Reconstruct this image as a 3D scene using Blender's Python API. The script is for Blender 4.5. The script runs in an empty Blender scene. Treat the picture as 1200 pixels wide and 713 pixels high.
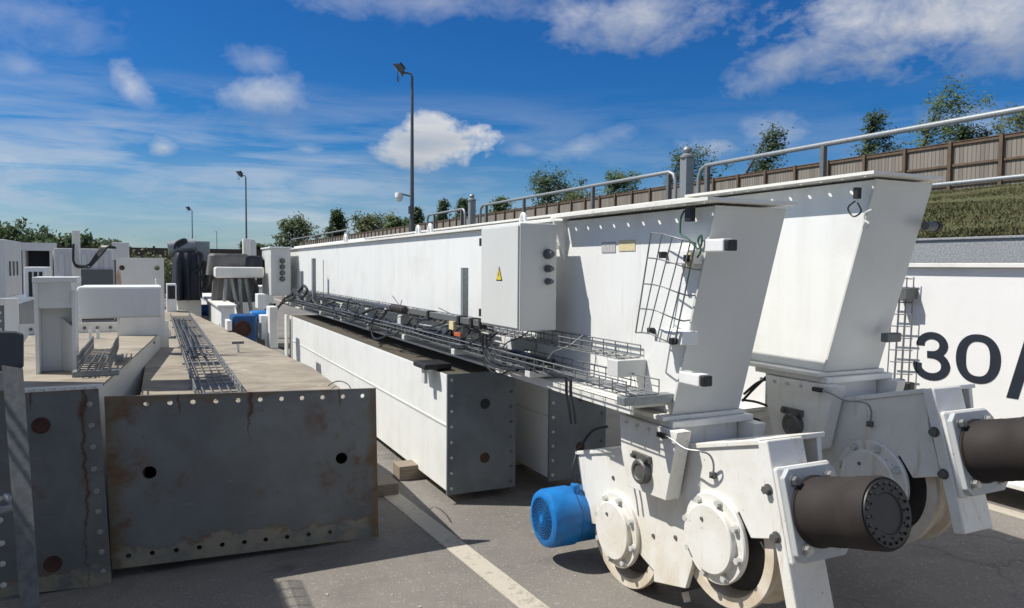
import bpy, bmesh, math, random
from mathutils import Vector, Matrix, noise as mnoise
random.seed(7)
scene = bpy.context.scene
COL = scene.collection
rad = math.radians

# ------------------------------------------------------------------ camera
F = 867.0
CAM = Vector((0, 0, 1.6))
R = (Matrix.Rotation(rad(-25.8), 3, 'Z') @ Matrix.Rotation(rad(90 - 2.87), 3, 'X') @ Matrix.Rotation(rad(0.45), 3, 'Z'))
cd = bpy.data.cameras.new('camera')
cam = bpy.data.objects.new('camera', cd)
COL.objects.link(cam)
cam.matrix_world = Matrix.Translation(CAM) @ R.to_4x4()
cd.sensor_width = 36
cd.lens = F / 1200 * 36
cd.clip_start = 0.05
cd.clip_end = 3000
scene.camera = cam

# ------------------------------------------------------------------ sun, sky
SUNV = Vector((-0.67, 0.36, 1.0)).normalized()      # towards the sun
EL = math.asin(SUNV.z)
AZ = math.atan2(SUNV.x, SUNV.y)
sl = bpy.data.lights.new('sun', 'SUN')
sl.energy = 4.8
sl.angle = rad(0.53)
sl.color = (1.0, 0.955, 0.885)
so = bpy.data.objects.new('sun', sl)
so.rotation_euler = SUNV.to_track_quat('Z', 'Y').to_euler()
so.location = (-10, 3, 20)
COL.objects.link(so)

scene.view_settings.view_transform = 'Standard'
scene.view_settings.look = 'None'
scene.view_settings.exposure = 0.22
scene.view_settings.gamma = 1
scene.view_settings.use_curve_mapping = False

world = bpy.data.worlds.new('World')
scene.world = world
world.use_nodes = True


class NT:
    """small helper for node trees"""
    def __init__(s, nt):
        s.nt = nt
        s.nt.nodes.clear()

    def n(s, typ, ins=None, **props):
        nd = s.nt.nodes.new(typ)
        for k, v in props.items():
            setattr(nd, k, v)
        if ins:
            for k, v in ins.items():
                s.set(nd.inputs[k], v)
        return nd

    def set(s, sock, v):
        if hasattr(v, 'outputs'):
            v = v.outputs[0]
        if isinstance(v, bpy.types.NodeSocket):
            s.nt.links.new(v, sock)
        else:
            sock.default_value = v

    def math(s, op, a, b=0.0, c=0.0, clamp=False):
        nd = s.nt.nodes.new('ShaderNodeMath')
        nd.operation = op
        nd.use_clamp = clamp
        s.set(nd.inputs[0], a)
        s.set(nd.inputs[1], b)
        s.set(nd.inputs[2], c)
        return nd.outputs[0]

    def ramp(s, fac, stops, interp='LINEAR'):
        nd = s.nt.nodes.new('ShaderNodeValToRGB')
        cr = nd.color_ramp
        cr.interpolation = interp
        while len(cr.elements) < len(stops):
            cr.elements.new(0.5)
        for e, (p, c) in zip(cr.elements, stops):
            e.position = p
            e.color = c if len(c) == 4 else (*c, 1)
        s.set(nd.inputs[0], fac)
        return nd.outputs[0]

    def mix(s, fac, a, b, blend='MIX'):
        nd = s.nt.nodes.new('ShaderNodeMix')
        nd.data_type = 'RGBA'
        nd.blend_type = blend
        s.set(nd.inputs[0], fac)
        for i, v in ((6, a), (7, b)):
            if isinstance(v, tuple):
                v = v if len(v) == 4 else (*v, 1)
            s.set(nd.inputs[i], v)
        return nd.outputs[2]

    def noise(s, vec, scale, detail=4, rough=0.55, dist=0.0):
        nd = s.n('ShaderNodeTexNoise', {'Scale': scale, 'Detail': detail, 'Roughness': rough, 'Distortion': dist})
        if vec is not None:
            s.set(nd.inputs['Vector'], vec)
        return nd.outputs[0]

    def mapping(s, vec, scale=(1, 1, 1), loc=(0, 0, 0), rot=(0, 0, 0)):
        nd = s.n('ShaderNodeMapping', {'Scale': scale, 'Location': loc, 'Rotation': rot})
        s.set(nd.inputs['Vector'], vec)
        return nd.outputs[0]


def build_sky():
    w = NT(world.node_tree)
    sky = w.n('ShaderNodeTexSky', sky_type='NISHITA', sun_disc=False)
    sky.sun_elevation = EL
    sky.sun_rotation = AZ
    sky.altitude = 50
    sky.air_density = 1.0
    sky.dust_density = 0.6
    sky.ozone_density = 2.2
    hs0 = w.n('ShaderNodeHueSaturation', {'Hue': 0.505, 'Saturation': 1.25, 'Value': 0.74, 'Color': sky})
    tc = w.n('ShaderNodeTexCoord')
    d = tc.outputs['Generated']
    sep = w.n('ShaderNodeSeparateXYZ', {0: d})
    x, y, z = sep.outputs
    az = w.math('ARCTAN2', x, y)
    el = w.math('ARCSINE', z)
    tm = w.n('ShaderNodeMapRange', {'Value': el, 'From Min': 0.0, 'From Max': 0.17})
    tint = w.mix(tm.outputs[0], (0.60, 0.88, 1.16), (0.24, 0.74, 1.16))
    skyc = w.mix(1.0, hs0.outputs[0], tint, 'MULTIPLY')
    ae = w.n('ShaderNodeCombineXYZ', {0: az, 1: el, 2: 0.0}).outputs[0]
    n_edge = w.noise(w.mapping(ae, (11, 16, 1)), 1.0, 7, 0.62, 0.3)
    n_fine = w.noise(w.mapping(ae, (34, 52, 1), (3, 1, 0)), 1.0, 5, 0.6, 0.4)
    n_str = w.noise(w.mapping(ae, (5, 42, 1), (0, 0, 0), (0, 0, rad(3))), 1.0, 6, 0.58, 0.6)
    n_str2 = w.noise(w.mapping(ae, (3, 17, 1), (4, 2, 0), (0, 0, rad(-5))), 1.0, 5, 0.6, 0.8)
    edge = w.math('ADD', w.math('MULTIPLY', w.math('SUBTRACT', n_edge, 0.5), 2.2),
                  w.math('MULTIPLY', w.math('SUBTRACT', n_fine, 0.5), 0.9))

    def pixdir(px, py):
        v = R @ Vector(((px - 600) / F, -(py - 356.5) / F, -1))
        v.normalize()
        return math.atan2(v.x, v.y), math.asin(v.z)
    # (px, py, half width px, half height px, strength, softness, tilt)
    blobs = [
        (512, 170, 70, 32, 1.15, 2.2, 0.0, 0.85),
        (482, 178, 46, 20, 1.05, 2.2, 0.0, 0.85),
        (506, 150, 40, 20, 1.0, 2.2, 0.0, 0.85),
        (1095, 24, 240, 56, 0.92, 1.0, -0.04),
        (950, 60, 110, 30, 0.7, 0.9, 0.3),
        (1180, 40, 120, 48, 0.7, 0.9, 0.0),
        (745, 22, 120, 40, 0.75, 0.85, 0.0),
        (480, 4, 170, 20, 0.5, 0.7, 0.0),
        (315, 112, 80, 26, 0.62, 0.95, 0.1),
        (300, 72, 40, 20, 0.42, 0.7, 0.0),
        (152, 100, 32, 26, 0.6, 1.0, -0.4),
        (25, 80, 40, 20, 0.4, 0.7, 0.0),
        (192, 172, 26, 14, 0.7, 1.1, 0.0),
        (362, 176, 26, 12, 0.5, 0.9, 0.0),
        (40, 20, 120, 40, 0.4, 0.6, 0.0),
        (680, 172, 70, 16, 0.5, 0.75, 0.25),
        (615, 176, 30, 12, 0.5, 0.8, 0.0),
        (835, 172, 40, 20, 0.65, 1.0, 0.0),
        (905, 158, 60, 24, 0.6, 0.8, 0.0),
        (1140, 150, 80, 34, 0.6, 0.8, 0.0),
        (650, 240, 30, 26, 0.35, 0.8, 0.0),
    ]
    total = None
    under = None
    for px, py, hw, hh, st, soft, tilt, *ee in blobs:
        a0, e0 = pixdir(px, py)
        k = math.cos(math.atan((px - 600) / F)) ** 2
        wa, we = hw / F * k, hh / F * math.cos(math.atan((px - 600) / F))
        da = w.math('SUBTRACT', az, a0)
        de0 = w.math('SUBTRACT', el, e0)
        de = w.math('SUBTRACT', de0, w.math('MULTIPLY', da, tilt)) if tilt else de0
        qa = w.math('POWER', w.math('ABSOLUTE', w.math('DIVIDE', da, wa)), 2.0)
        qe = w.math('POWER', w.math('ABSOLUTE', w.math('DIVIDE', de, we)), 2.0)
        r = w.math('SQRT', w.math('ADD', qa, qe))
        m = w.math('SUBTRACT', 1.0, r)
        m = w.math('ADD', m, w.math('MULTIPLY', edge, ee[0]) if ee else edge)
        m = w.math('MULTIPLY', m, soft, clamp=True)
        near = w.math('SUBTRACT', 1.9, r, clamp=True)
        m = w.math('MULTIPLY', w.math('MULTIPLY', m, near), st)
        total = m if total is None else w.math('MAXIMUM', total, m)
        if st > 0.6:
            sh = w.math('MULTIPLY', w.math('MULTIPLY', w.math('SUBTRACT', 0.15, w.math('DIVIDE', de, we)), near), 0.75, clamp=True)
            under = sh if under is None else w.math('MAXIMUM', under, sh)
    # banded low cloud: strongest to the left, under ~14 degrees
    lowm = w.n('ShaderNodeMapRange', {'Value': el, 'From Min': 0.235, 'From Max': 0.10, 'To Min': 0.0, 'To Max': 1.0})
    azm = w.n('ShaderNodeMapRange', {'Value': az, 'From Min': 0.62, 'From Max': 0.05, 'To Min': 0.35, 'To Max': 1.0})
    band = w.n('ShaderNodeMapRange', {'Value': w.math('ADD', w.math('MULTIPLY', n_str, 0.55), w.math('MULTIPLY', n_str2, 0.6)),
                                      'From Min': 0.49, 'From Max': 0.68})
    low = w.math('MULTIPLY', w.math('MULTIPLY', lowm.outputs[0], azm.outputs[0]), w.math('MULTIPLY', band.outputs[0], 0.85))
    hor = w.n('ShaderNodeMapRange', {'Value': el, 'From Min': 0.15, 'From Max': 0.0, 'To Min': 0.0, 'To Max': 0.5})
    total = w.math('MAXIMUM', total, low)
    total = w.math('MAXIMUM', total, w.math('MULTIPLY', hor.outputs[0], w.math('ADD', n_str2, 0.35)))
    # unseen cumulus added behind and above the camera to neutralise the bluish ambient light
    pz = w.math('ADD', w.math('MAXIMUM', z, 0.0), 0.12)
    pv = w.n('ShaderNodeCombineXYZ', {0: w.math('DIVIDE', x, pz), 1: w.math('DIVIDE', y, pz), 2: 0.0}).outputs[0]
    n_cum = w.noise(w.mapping(pv, (1.3, 1.3, 1), (2, 5, 0)), 1.0, 6, 0.6, 0.3)
    cum = w.n('ShaderNodeMapRange', {'Value': n_cum, 'From Min': 0.44, 'From Max': 0.58})
    fx, fy = math.sin(rad(25.8)), math.cos(rad(25.8))
    front = w.math('ADD', w.math('MULTIPLY', x, fx), w.math('MULTIPLY', y, fy))
    out_m = w.n('ShaderNodeMapRange', {'Value': front, 'From Min': 0.66, 'From Max': 0.45})
    top_m = w.n('ShaderNodeMapRange', {'Value': el, 'From Min': 0.52, 'From Max': 0.75})
    rest = w.math('MULTIPLY', cum.outputs[0], w.math('MAXIMUM', out_m.outputs[0], top_m.outputs[0]))
    total = w.math('MAXIMUM', total, w.math('MULTIPLY', rest, 0.8))
    up = w.math('GREATER_THAN', el, 0.0)
    total = w.math('MULTIPLY', total, up, clamp=True)
    under = w.math('MULTIPLY', under, w.math('ADD', n_edge, 0.35), clamp=True)
    cloud = w.mix(under, (7.5, 7.5, 7.5), (3.0, 3.35, 3.8))
    n_tone = w.noise(w.mapping(ae, (8, 30, 1), (7, 7, 0)), 1.0, 4, 0.5)
    cloud = w.mix(w.math('MULTIPLY', w.math('SUBTRACT', n_tone, 0.35, clamp=True), 0.9), cloud, (3.0, 3.8, 4.9))
    lowt = w.math('MULTIPLY', lowm.outputs[0], w.ramp(n_str, [(0.42, (0, 0, 0)), (0.58, (1, 1, 1))]))
    cloud = w.mix(w.math('MULTIPLY', lowt, 0.8), cloud, (3.6, 4.6, 6.1))
    col = w.mix(w.math('MULTIPLY', total, 0.93), skyc, cloud)
    bg = w.n('ShaderNodeBackground', {'Color': col, 'Strength': 0.09})
    out = w.n('ShaderNodeOutputWorld')
    w.nt.links.new(bg.outputs[0], out.inputs[0])


build_sky()


# ------------------------------------------------------------------ geometry helpers
def at(px, py, X=None, Y=None, Z=None, d=None):
    """point of the world seen at a pixel of the 1200x713 photograph on a known plane"""
    r = R @ Vector(((px - 600) / F, -(py - 356.5) / F, -1))
    if X is not None:
        t = (X - CAM.x) / r.x
    elif Y is not None:
        t = (Y - CAM.y) / r.y
    elif Z is not None:
        t = (Z - CAM.z) / r.z
    else:
        t = d
    return CAM + r * t


def tag(o, label=None, cat=None, group=None, kind=None):
    if label: o['label'] = label
    if cat: o['category'] = cat
    if group: o['group'] = group
    if kind: o['kind'] = kind
    return o


def empty(name, loc, label=None, cat=None, group=None):
    o = bpy.data.objects.new(name, None)
    o.location = loc
    o.empty_display_size = 0.1
    COL.objects.link(o)
    return tag(o, label, cat, group, 'thing')


class MB:
    def __init__(s):
        s.bm = bmesh.new()

    def quadbox(s, c8):
        v = [s.bm.verts.new(p) for p in c8]
        for f in ((0, 3, 2, 1), (4, 5, 6, 7), (0, 1, 5, 4), (1, 2, 6, 5), (2, 3, 7, 6), (3, 0, 4, 7)):
            s.bm.faces.new([v[i] for i in f])
        return s

    def box(s, x0, x1, y0, y1, z0, z1, M=None):
        c = [(x0, y0, z0), (x1, y0, z0), (x1, y1, z0), (x0, y1, z0), (x0, y0, z1), (x1, y0, z1), (x1, y1, z1), (x0, y1, z1)]
        if M is not None:
            c = [M @ Vector(p) for p in c]
        return s.quadbox(c)

    def prism(s, pts, ext):
        """polygon pts (3D) pushed along ext"""
        ext = Vector(ext)
        a = [s.bm.verts.new(p) for p in pts]
        b = [s.bm.verts.new(Vector(p) + ext) for p in pts]
        s.bm.faces.new(a)
        s.bm.faces.new(b[::-1])
        n = len(a)
        for i in range(n):
            s.bm.faces.new((a[i], b[i], b[(i + 1) % n], a[(i + 1) % n]))
        return s

    def cyl(s, p, q, r, n=24, r2=None, caps=True):
        p, q = Vector(p), Vector(q)
        r2 = r if r2 is None else r2
        ax = (q - p).normalized()
        u = ax.orthogonal().normalized()
        w = ax.cross(u)
        A, B = [], []
        for i in range(n):
            t = 2 * math.pi * i / n
            dd = u * math.cos(t) + w * math.sin(t)
            A.append(s.bm.verts.new(p + dd * r))
            B.append(s.bm.verts.new(q + dd * r2))
        for i in range(n):
            s.bm.faces.new((A[i], A[(i + 1) % n], B[(i + 1) % n], B[i]))
        if caps:
            s.bm.faces.new(A[::-1])
            s.bm.faces.new(B)
        return s

    def lathe(s, o, ax, prof, n=48):
        """prof: list of (along axis, radius); open ends are closed if radius>0"""
        o, ax = Vector(o), Vector(ax).normalized()
        u = ax.orthogonal().normalized()
        w = ax.cross(u)
        rings = []
        for a, r in prof:
            rings.append([s.bm.verts.new(o + ax * a + (u * math.cos(2 * math.pi * i / n) + w * math.sin(2 * math.pi * i / n)) * r) for i in range(n)])
        for A, B in zip(rings, rings[1:]):
            for i in range(n):
                s.bm.faces.new((A[i], A[(i + 1) % n], B[(i + 1) % n], B[i]))
        s.bm.faces.new(rings[0][::-1])
        s.bm.faces.new(rings[-1])
        return s

    def tube(s, pts, r, n=6, smooth=0):
        pts = [Vector(p) for p in pts]
        if smooth:
            q = []
            P = [pts[0]] + pts + [pts[-1]]
            for i in range(1, len(P) - 2):
                for k in range(smooth):
                    t = k / smooth
                    a, b, c, d = P[i - 1], P[i], P[i + 1], P[i + 2]
                    q.append(0.5 * ((2 * b) + (c - a) * t + (2 * a - 5 * b + 4 * c - d) * t * t + (-a + 3 * b - 3 * c + d) * t ** 3))
            q.append(pts[-1])
            pts = q
        rings = []
        up = None
        for i, p in enumerate(pts):
            t = (pts[min(i + 1, len(pts) - 1)] - pts[max(i - 1, 0)]).normalized()
            if up is None:
                up = t.orthogonal().normalized()
            up = (up - t * up.dot(t))
            if up.length < 1e-4:
                up = t.orthogonal()
            up.normalize()
            w = t.cross(up)
            rings.append([s.bm.verts.new(p + (up * math.cos(2 * math.pi * k / n) + w * math.sin(2 * math.pi * k / n)) * r) for k in range(n)])
        for A, B in zip(rings, rings[1:]):
            for i in range(n):
                s.bm.faces.new((A[i], A[(i + 1) % n], B[(i + 1) % n], B[i]))
        s.bm.faces.new(rings[0][::-1])
        s.bm.faces.new(rings[-1])
        return s

    def sheet(s, c4, holes=(), nseg=12):
        """flat sheet with round holes; c4 = corners (u0v0,u1v0,u1v1,u0v1); holes = rows of (v, half height, [(u, r)...]) in metres"""
        a, b, c, d = [Vector(p) for p in c4]
        W = ((b - a).length + (c - d).length) / 2
        H = ((d - a).length + (c - b).length) / 2

        def P(u, v):
            u, v = u / W, v / H
            return a * (1 - u) * (1 - v) + b * u * (1 - v) + c * u * v + d * (1 - u) * v

        def face(ps):
            s.bm.faces.new([s.bm.verts.new(p) for p in ps])
        rows = []
        for v, hh, hs in sorted(holes, key=lambda r: r[0]):
            hs = sorted(hs)
            us = [0.0] + [(hs[i][0] + hs[i + 1][0]) / 2 for i in range(len(hs) - 1)] + [W]
            rows.append((v, hh, hs, us))
            for (u, r), ua, ub in zip(hs, us, us[1:]):
                vb, vt = v - hh, v + hh
                rv = [s.bm.verts.new(P(u + r * math.cos(2 * math.pi * (k + 0.5) / nseg - math.pi * 0.75), v + r * math.sin(2 * math.pi * (k + 0.5) / nseg - math.pi * 0.75))) for k in range(nseg)]
                cv = [s.bm.verts.new(P(*q)) for q in ((ua, vb), (ub, vb), (ub, vt), (ua, vt))]
                m = nseg // 4
                for q in range(4):
                    i0 = q * m
                    c0, c1 = cv[q], cv[(q + 1) % 4]
                    h = m // 2
                    for k in range(m):
                        s.bm.faces.new((rv[(i0 + k) % nseg], c0 if k < h else c1, rv[(i0 + k + 1) % nseg]))
                    s.bm.faces.new((c0, c1, rv[(i0 + h) % nseg]))
        prev_v, prev_us = 0.0, [0.0, W]
        for v, hh, hs, us in rows + [(H, 0.0, None, [0.0, W])]:
            lo = v - hh
            if lo > prev_v + 1e-6:
                face([P(u, prev_v) for u in prev_us] + [P(u, lo) for u in us[::-1]])
            prev_v, prev_us = v + hh, us
        return s

    def build(s, name, mat, parent=None, bevel=0, smooth=False, thick=0, recalc=True, off=None):
        bm = s.bm
        if thick:
            bmesh.ops.remove_doubles(bm, verts=bm.verts, dist=1e-5)
        if recalc:
            bmesh.ops.recalc_face_normals(bm, faces=bm.faces)
        if off is not None:
            bmesh.ops.translate(bm, verts=bm.verts, vec=off)
        # world position of the chain of parents
        base = Vector((0, 0, 0))
        p = parent
        while p is not None:
            base += Vector(p.location)
            p = p.parent
        if parent is not None:
            loc = Vector((0, 0, 0))
            origin = base
        else:
            xs = [v.co for v in bm.verts]
            mn = Vector((min(v.x for v in xs), min(v.y for v in xs), min(v.z for v in xs)))
            mx = Vector((max(v.x for v in xs), max(v.y for v in xs), max(v.z for v in xs)))
            loc = Vector(((mn.x + mx.x) / 2, (mn.y + mx.y) / 2, mn.z))
            origin = loc
        bmesh.ops.translate(bm, verts=bm.verts, vec=-origin)
        me = bpy.data.meshes.new(name)
        bm.to_mesh(me)
        bm.free()
        me.materials.append(mat)
        if smooth:
            me.polygons.foreach_set('use_smooth', [True] * len(me.polygons))
            me.set_sharp_from_angle(angle=rad(38))
        o = bpy.data.objects.new(name, me)
        o.location = loc
        COL.objects.link(o)
        if parent is not None:
            o.parent = parent
        if thick:
            m = o.modifiers.new('solid', 'SOLIDIFY')
            m.thickness = thick
            m.offset = 0
        if bevel:
            m = o.modifiers.new('bevel', 'BEVEL')
            m.width = bevel
            m.segments = 2
            m.limit_method = 'ANGLE'
            m.angle_limit = rad(40)
        return o


def part(name, mat, parent, **kw):
    """quick box part"""
    b = kw.pop('b')
    return MB().box(*b).build(name, mat, parent, **kw)


# ------------------------------------------------------------------ materials
MATS = {}


def newmat(name):
    m = bpy.data.materials.new(name)
    m.use_nodes = True
    t = NT(m.node_tree)
    geo = t.n('ShaderNodeNewGeometry')
    MATS[name] = m
    return m, t, geo.outputs['Position']


def finish(t, color, rough=0.5, metal=0.0, bump=None, bumpstr=0.2, dist=0.01, spec=0.5, trans=None):
    b = t.n('ShaderNodeBsdfPrincipled')
    t.set(b.inputs['Base Color'], color if not isinstance(color, tuple) else (*color[:3], 1))
    t.set(b.inputs['Roughness'], rough)
    t.set(b.inputs['Metallic'], metal)
    t.set(b.inputs['Specular IOR Level'], spec)
    if bump is not None:
        bn = t.n('ShaderNodeBump', {'Strength': bumpstr, 'Distance': dist, 'Height': bump})
        t.nt.links.new(bn.outputs[0], b.inputs['Normal'])
    out = t.n('ShaderNodeOutputMaterial')
    if trans:
        tr = t.n('ShaderNodeBsdfTranslucent', {'Color': (*trans, 1)})
        mx = t.n('ShaderNodeMixShader', {0: 0.3})
        t.nt.links.new(b.outputs[0], mx.inputs[1])
        t.nt.links.new(tr.outputs[0], mx.inputs[2])
        t.nt.links.new(mx.outputs[0], out.inputs[0])
    else:
        t.nt.links.new(b.outputs[0], out.inputs[0])


def white_paint(name, base=(0.775, 0.785, 0.76), dirt=0.5, rust=0.15, rough=0.42):
    m, t, p = newmat(name)
    streak = t.noise(t.mapping(p, (9, 9, 0.7)), 1.0, 5, 0.6)
    grime = t.noise(p, 2.3, 6, 0.65)
    speck = t.noise(p, 42, 3, 0.6)
    c = t.mix(t.math('MULTIPLY', t.ramp(streak, [(0.48, (0, 0, 0)), (0.8, (1, 1, 1))]), dirt * 0.55), base, (0.52, 0.50, 0.44))
    c = t.mix(t.math('MULTIPLY', t.ramp(grime, [(0.5, (0, 0, 0)), (0.78, (1, 1, 1))]), dirt * 0.7), c, (0.42, 0.40, 0.34))
    c = t.mix(t.math('MULTIPLY', t.ramp(speck, [(0.70, (0, 0, 0)), (0.76, (1, 1, 1))]), dirt * 0.7), c, (0.25, 0.20, 0.15))
    rs = t.noise(t.mapping(p, (14, 14, 1.1), (3, 5, 1)), 1.0, 4, 0.6)
    rz = t.noise(p, 1.6, 3, 0.5)
    rm = t.math('MULTIPLY', t.ramp(rs, [(0.60, (0, 0, 0)), (0.72, (1, 1, 1))]), t.ramp(rz, [(0.5, (0, 0, 0)), (0.68, (1, 1, 1))]))
    c = t.mix(t.math('MULTIPLY', rm, rust * 2.2, clamp=True), c, (0.42, 0.24, 0.10))
    bump = t.math('ADD', t.noise(p, 2.2, 3, 0.5), t.math('MULTIPLY', t.noise(p, 60, 3, 0.6), 0.06))
    finish(t, c, t.math('ADD', t.math('MULTIPLY', grime, 0.25), rough - 0.1), 0, bump, 0.22, 0.03)
    return m


WHITE = white_paint('white_paint', dirt=0.45, rust=0.16)
WHITE_OLD = white_paint('worn_white_paint', (0.76, 0.75, 0.695), dirt=0.6, rust=0.5, rough=0.5)
WHITE_NEW = white_paint('clean_white_paint', (0.80, 0.795, 0.77), dirt=0.14, rust=0.0, rough=0.35)
def mk_truck():
    m, t, p = newmat('stained_truck_paint')
    n1 = t.noise(p, 3.6, 7, 0.68, 0.5)
    n2 = t.noise(t.mapping(p, (22, 22, 2.2)), 1.0, 5, 0.65)
    n3 = t.noise(p, 1.7, 3, 0.5)
    sp = t.noise(p, 75, 3, 0.65)
    c = t.mix(t.math('MULTIPLY', t.ramp(n1, [(0.44, (0, 0, 0)), (0.70, (1, 1, 1))]), 0.55), (0.765, 0.765, 0.725), (0.60, 0.55, 0.44))
    low = t.n('ShaderNodeMapRange', {'Value': t.n('ShaderNodeSeparateXYZ', {0: p}).outputs[2], 'From Min': 0.45, 'From Max': 0.02})
    c = t.mix(t.math('MULTIPLY', t.math('MULTIPLY', low.outputs[0], t.ramp(n1, [(0.3, (0, 0, 0)), (0.6, (1, 1, 1))])), 0.75), c, (0.56, 0.44, 0.27))
    st = t.math('MULTIPLY', t.ramp(n2, [(0.58, (0, 0, 0)), (0.70, (1, 1, 1))]), t.ramp(n3, [(0.42, (0, 0, 0)), (0.6, (1, 1, 1))]))
    c = t.mix(t.math('MULTIPLY', st, 0.6), c, (0.50, 0.37, 0.20))
    chips = t.ramp(sp, [(0.67, (0, 0, 0)), (0.70, (1, 1, 1))])
    c = t.mix(t.math('MULTIPLY', t.math('MULTIPLY', chips, t.ramp(n1, [(0.46, (0, 0, 0)), (0.56, (1, 1, 1))])), 0.9), c, (0.14, 0.075, 0.04))
    h = t.math('ADD', t.noise(p, 5, 3, 0.5), t.math('MULTIPLY', t.noise(p, 110, 3, 0.6), 0.12))
    finish(t, c, t.math('ADD', t.math('MULTIPLY', n1, 0.35), 0.3), 0, h, 0.18, 0.012)
    return m


TRUCKW = mk_truck()
GREYPL = white_paint('grey_plate_paint', (0.43, 0.455, 0.46), 0.35, 0.15)
GREYW = white_paint('cabinet_grey_paint', (0.62, 0.63, 0.60), dirt=0.25, rust=0.03, rough=0.38)


def mk_galv():
    m, t, p = newmat('galvanised_steel')
    v = t.n('ShaderNodeTexVoronoi', {'Scale': 55.0}); t.set(v.inputs['Vector'], p)
    n = t.noise(p, 12, 5, 0.6)
    c = t.mix(t.math('MULTIPLY', v.outputs[0], 0.9, clamp=True), (0.36, 0.39, 0.40), (0.24, 0.265, 0.275))
    c = t.mix(t.math('MULTIPLY', n, 0.5), c, (0.18, 0.18, 0.17))
    finish(t, c, 0.5, 0.45, n, 0.1, 0.004)
    return m


def mk_darkgalv():
    m, t, p = newmat('weathered_galvanised_steel')
    n = t.noise(p, 20, 5, 0.6)
    c = t.mix(n, (0.17, 0.18, 0.18), (0.09, 0.095, 0.095))
    finish(t, c, 0.55, 0.3)
    return m


def mk_plate(name, base, rustamt, ext=None, drips=(), chalk_top=0.10, side_w=0.09):
    m, t, p = newmat(name)
    n = t.noise(p, 3.2, 6, 0.62, 0.5)
    sc = t.noise(t.mapping(p, (3, 3, 16), (0, 0, 0), (0, rad(25), 0)), 1.6, 5, 0.65)
    c = t.mix(t.ramp(n, [(0.35, (0, 0, 0)), (0.7, (1, 1, 1))]), base, tuple(b * 0.66 for b in base))
    c = t.mix(t.math('MULTIPLY', t.ramp(sc, [(0.62, (0, 0, 0)), (0.8, (1, 1, 1))]), 0.5), c, (0.34, 0.35, 0.34))
    r1 = t.noise(p, 6.5, 7, 0.7, 0.4)
    r2 = t.noise(t.mapping(p, (1, 1, 0.45), (9, 2, 4)), 2.0, 3, 0.5)
    rm = t.math('MULTIPLY', t.ramp(r1, [(0.52, (0, 0, 0)), (0.66, (1, 1, 1))]), t.ramp(r2, [(0.45, (0, 0, 0)), (0.66, (1, 1, 1))]))
    rc = t.mix(t.noise(p, 40, 3), (0.20, 0.085, 0.03), (0.085, 0.04, 0.022))
    c = t.mix(t.math('MULTIPLY', rm, rustamt, clamp=True), c, rc)
    dots = t.noise(p, 30, 2, 0.5)
    c = t.mix(t.math('MULTIPLY', t.ramp(dots, [(0.74, (0, 0, 0)), (0.77, (1, 1, 1))]), rustamt * 0.7, clamp=True), c, (0.16, 0.06, 0.02))
    if ext:
        x0, x1, za, zb, ztop = ext           # left, right, bottom z at left / right, top z
        sep = t.n('ShaderNodeSeparateXYZ', {0: p})
        X_, Z_ = sep.outputs[0], sep.outputs[2]
        wob = t.math('MULTIPLY', t.math('SUBTRACT', t.noise(p, 5.5, 6, 0.65, 0.6), 0.5), 1.0)
        fx = t.math('DIVIDE', t.math('SUBTRACT', X_, x0), x1 - x0)
        zbot = t.math('ADD', za, t.math('MULTIPLY', fx, zb - za))
        dz = t.math('DIVIDE', t.math('SUBTRACT', Z_, zbot), chalk_top)
        dl = t.math('DIVIDE', t.math('SUBTRACT', X_, x0), side_w)
        dr = t.math('DIVIDE', t.math('SUBTRACT', x1, X_), side_w * 0.6)
        dt = t.math('DIVIDE', t.math('SUBTRACT', ztop, Z_), 0.035)
        dz = t.math('ADD', dz, t.math('MULTIPLY', wob, 2.6))
        dside = t.math('ADD', t.math('MINIMUM', t.math('MINIMUM', dl, dr), dt), t.math('MULTIPLY', wob, 3.4))
        ch = t.ramp(dz, [(0.80, (1, 1, 1)), (0.92, (0, 0, 0))])
        c = t.mix(t.math('MULTIPLY', t.math('MULTIPLY', ch, t.ramp(t.noise(p, 9, 5, 0.7), [(0.34, (0, 0, 0)), (0.56, (1, 1, 1))])), 0.85), c, (0.30, 0.275, 0.20))
        rim = t.ramp(dz, [(0.72, (0, 0, 0)), (0.86, (1, 1, 1)), (0.98, (0, 0, 0))])
        fine = t.noise(p, 24, 4, 0.7)
        c = t.mix(t.math('MULTIPLY', rim, t.math('ADD', t.math('MULTIPLY', fine, 1.1), -0.05), clamp=True), c, (0.16, 0.085, 0.03))
        sd = t.ramp(dside, [(0.3, (1, 1, 1)), (1.0, (0, 0, 0))])
        c = t.mix(t.math('MULTIPLY', sd, t.math('ADD', t.math('MULTIPLY', fine, 1.4), -0.1), clamp=True), c, (0.15, 0.092, 0.035))
        for dx, dlen, dw in drips:
            a = t.math('DIVIDE', t.math('ABSOLUTE', t.math('SUBTRACT', t.math('ADD', X_, t.math('MULTIPLY', wob, 0.11)), dx)), dw)
            b2 = t.math('DIVIDE', t.math('SUBTRACT', ztop - 0.03, Z_), dlen)
            m1 = t.math('SUBTRACT', 1.0, t.math('ADD', a, t.math('POWER', t.math('ABSOLUTE', b2), 2.0)), clamp=True)
            c = t.mix(t.math('MULTIPLY', m1, t.math('ADD', fine, 0.6), clamp=True), c, (0.085, 0.036, 0.018))
    finish(t, c, t.math('ADD', t.math('MULTIPLY', rm, 0.3), 0.45), 0.15, r1, 0.15, 0.004)
    return m


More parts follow.
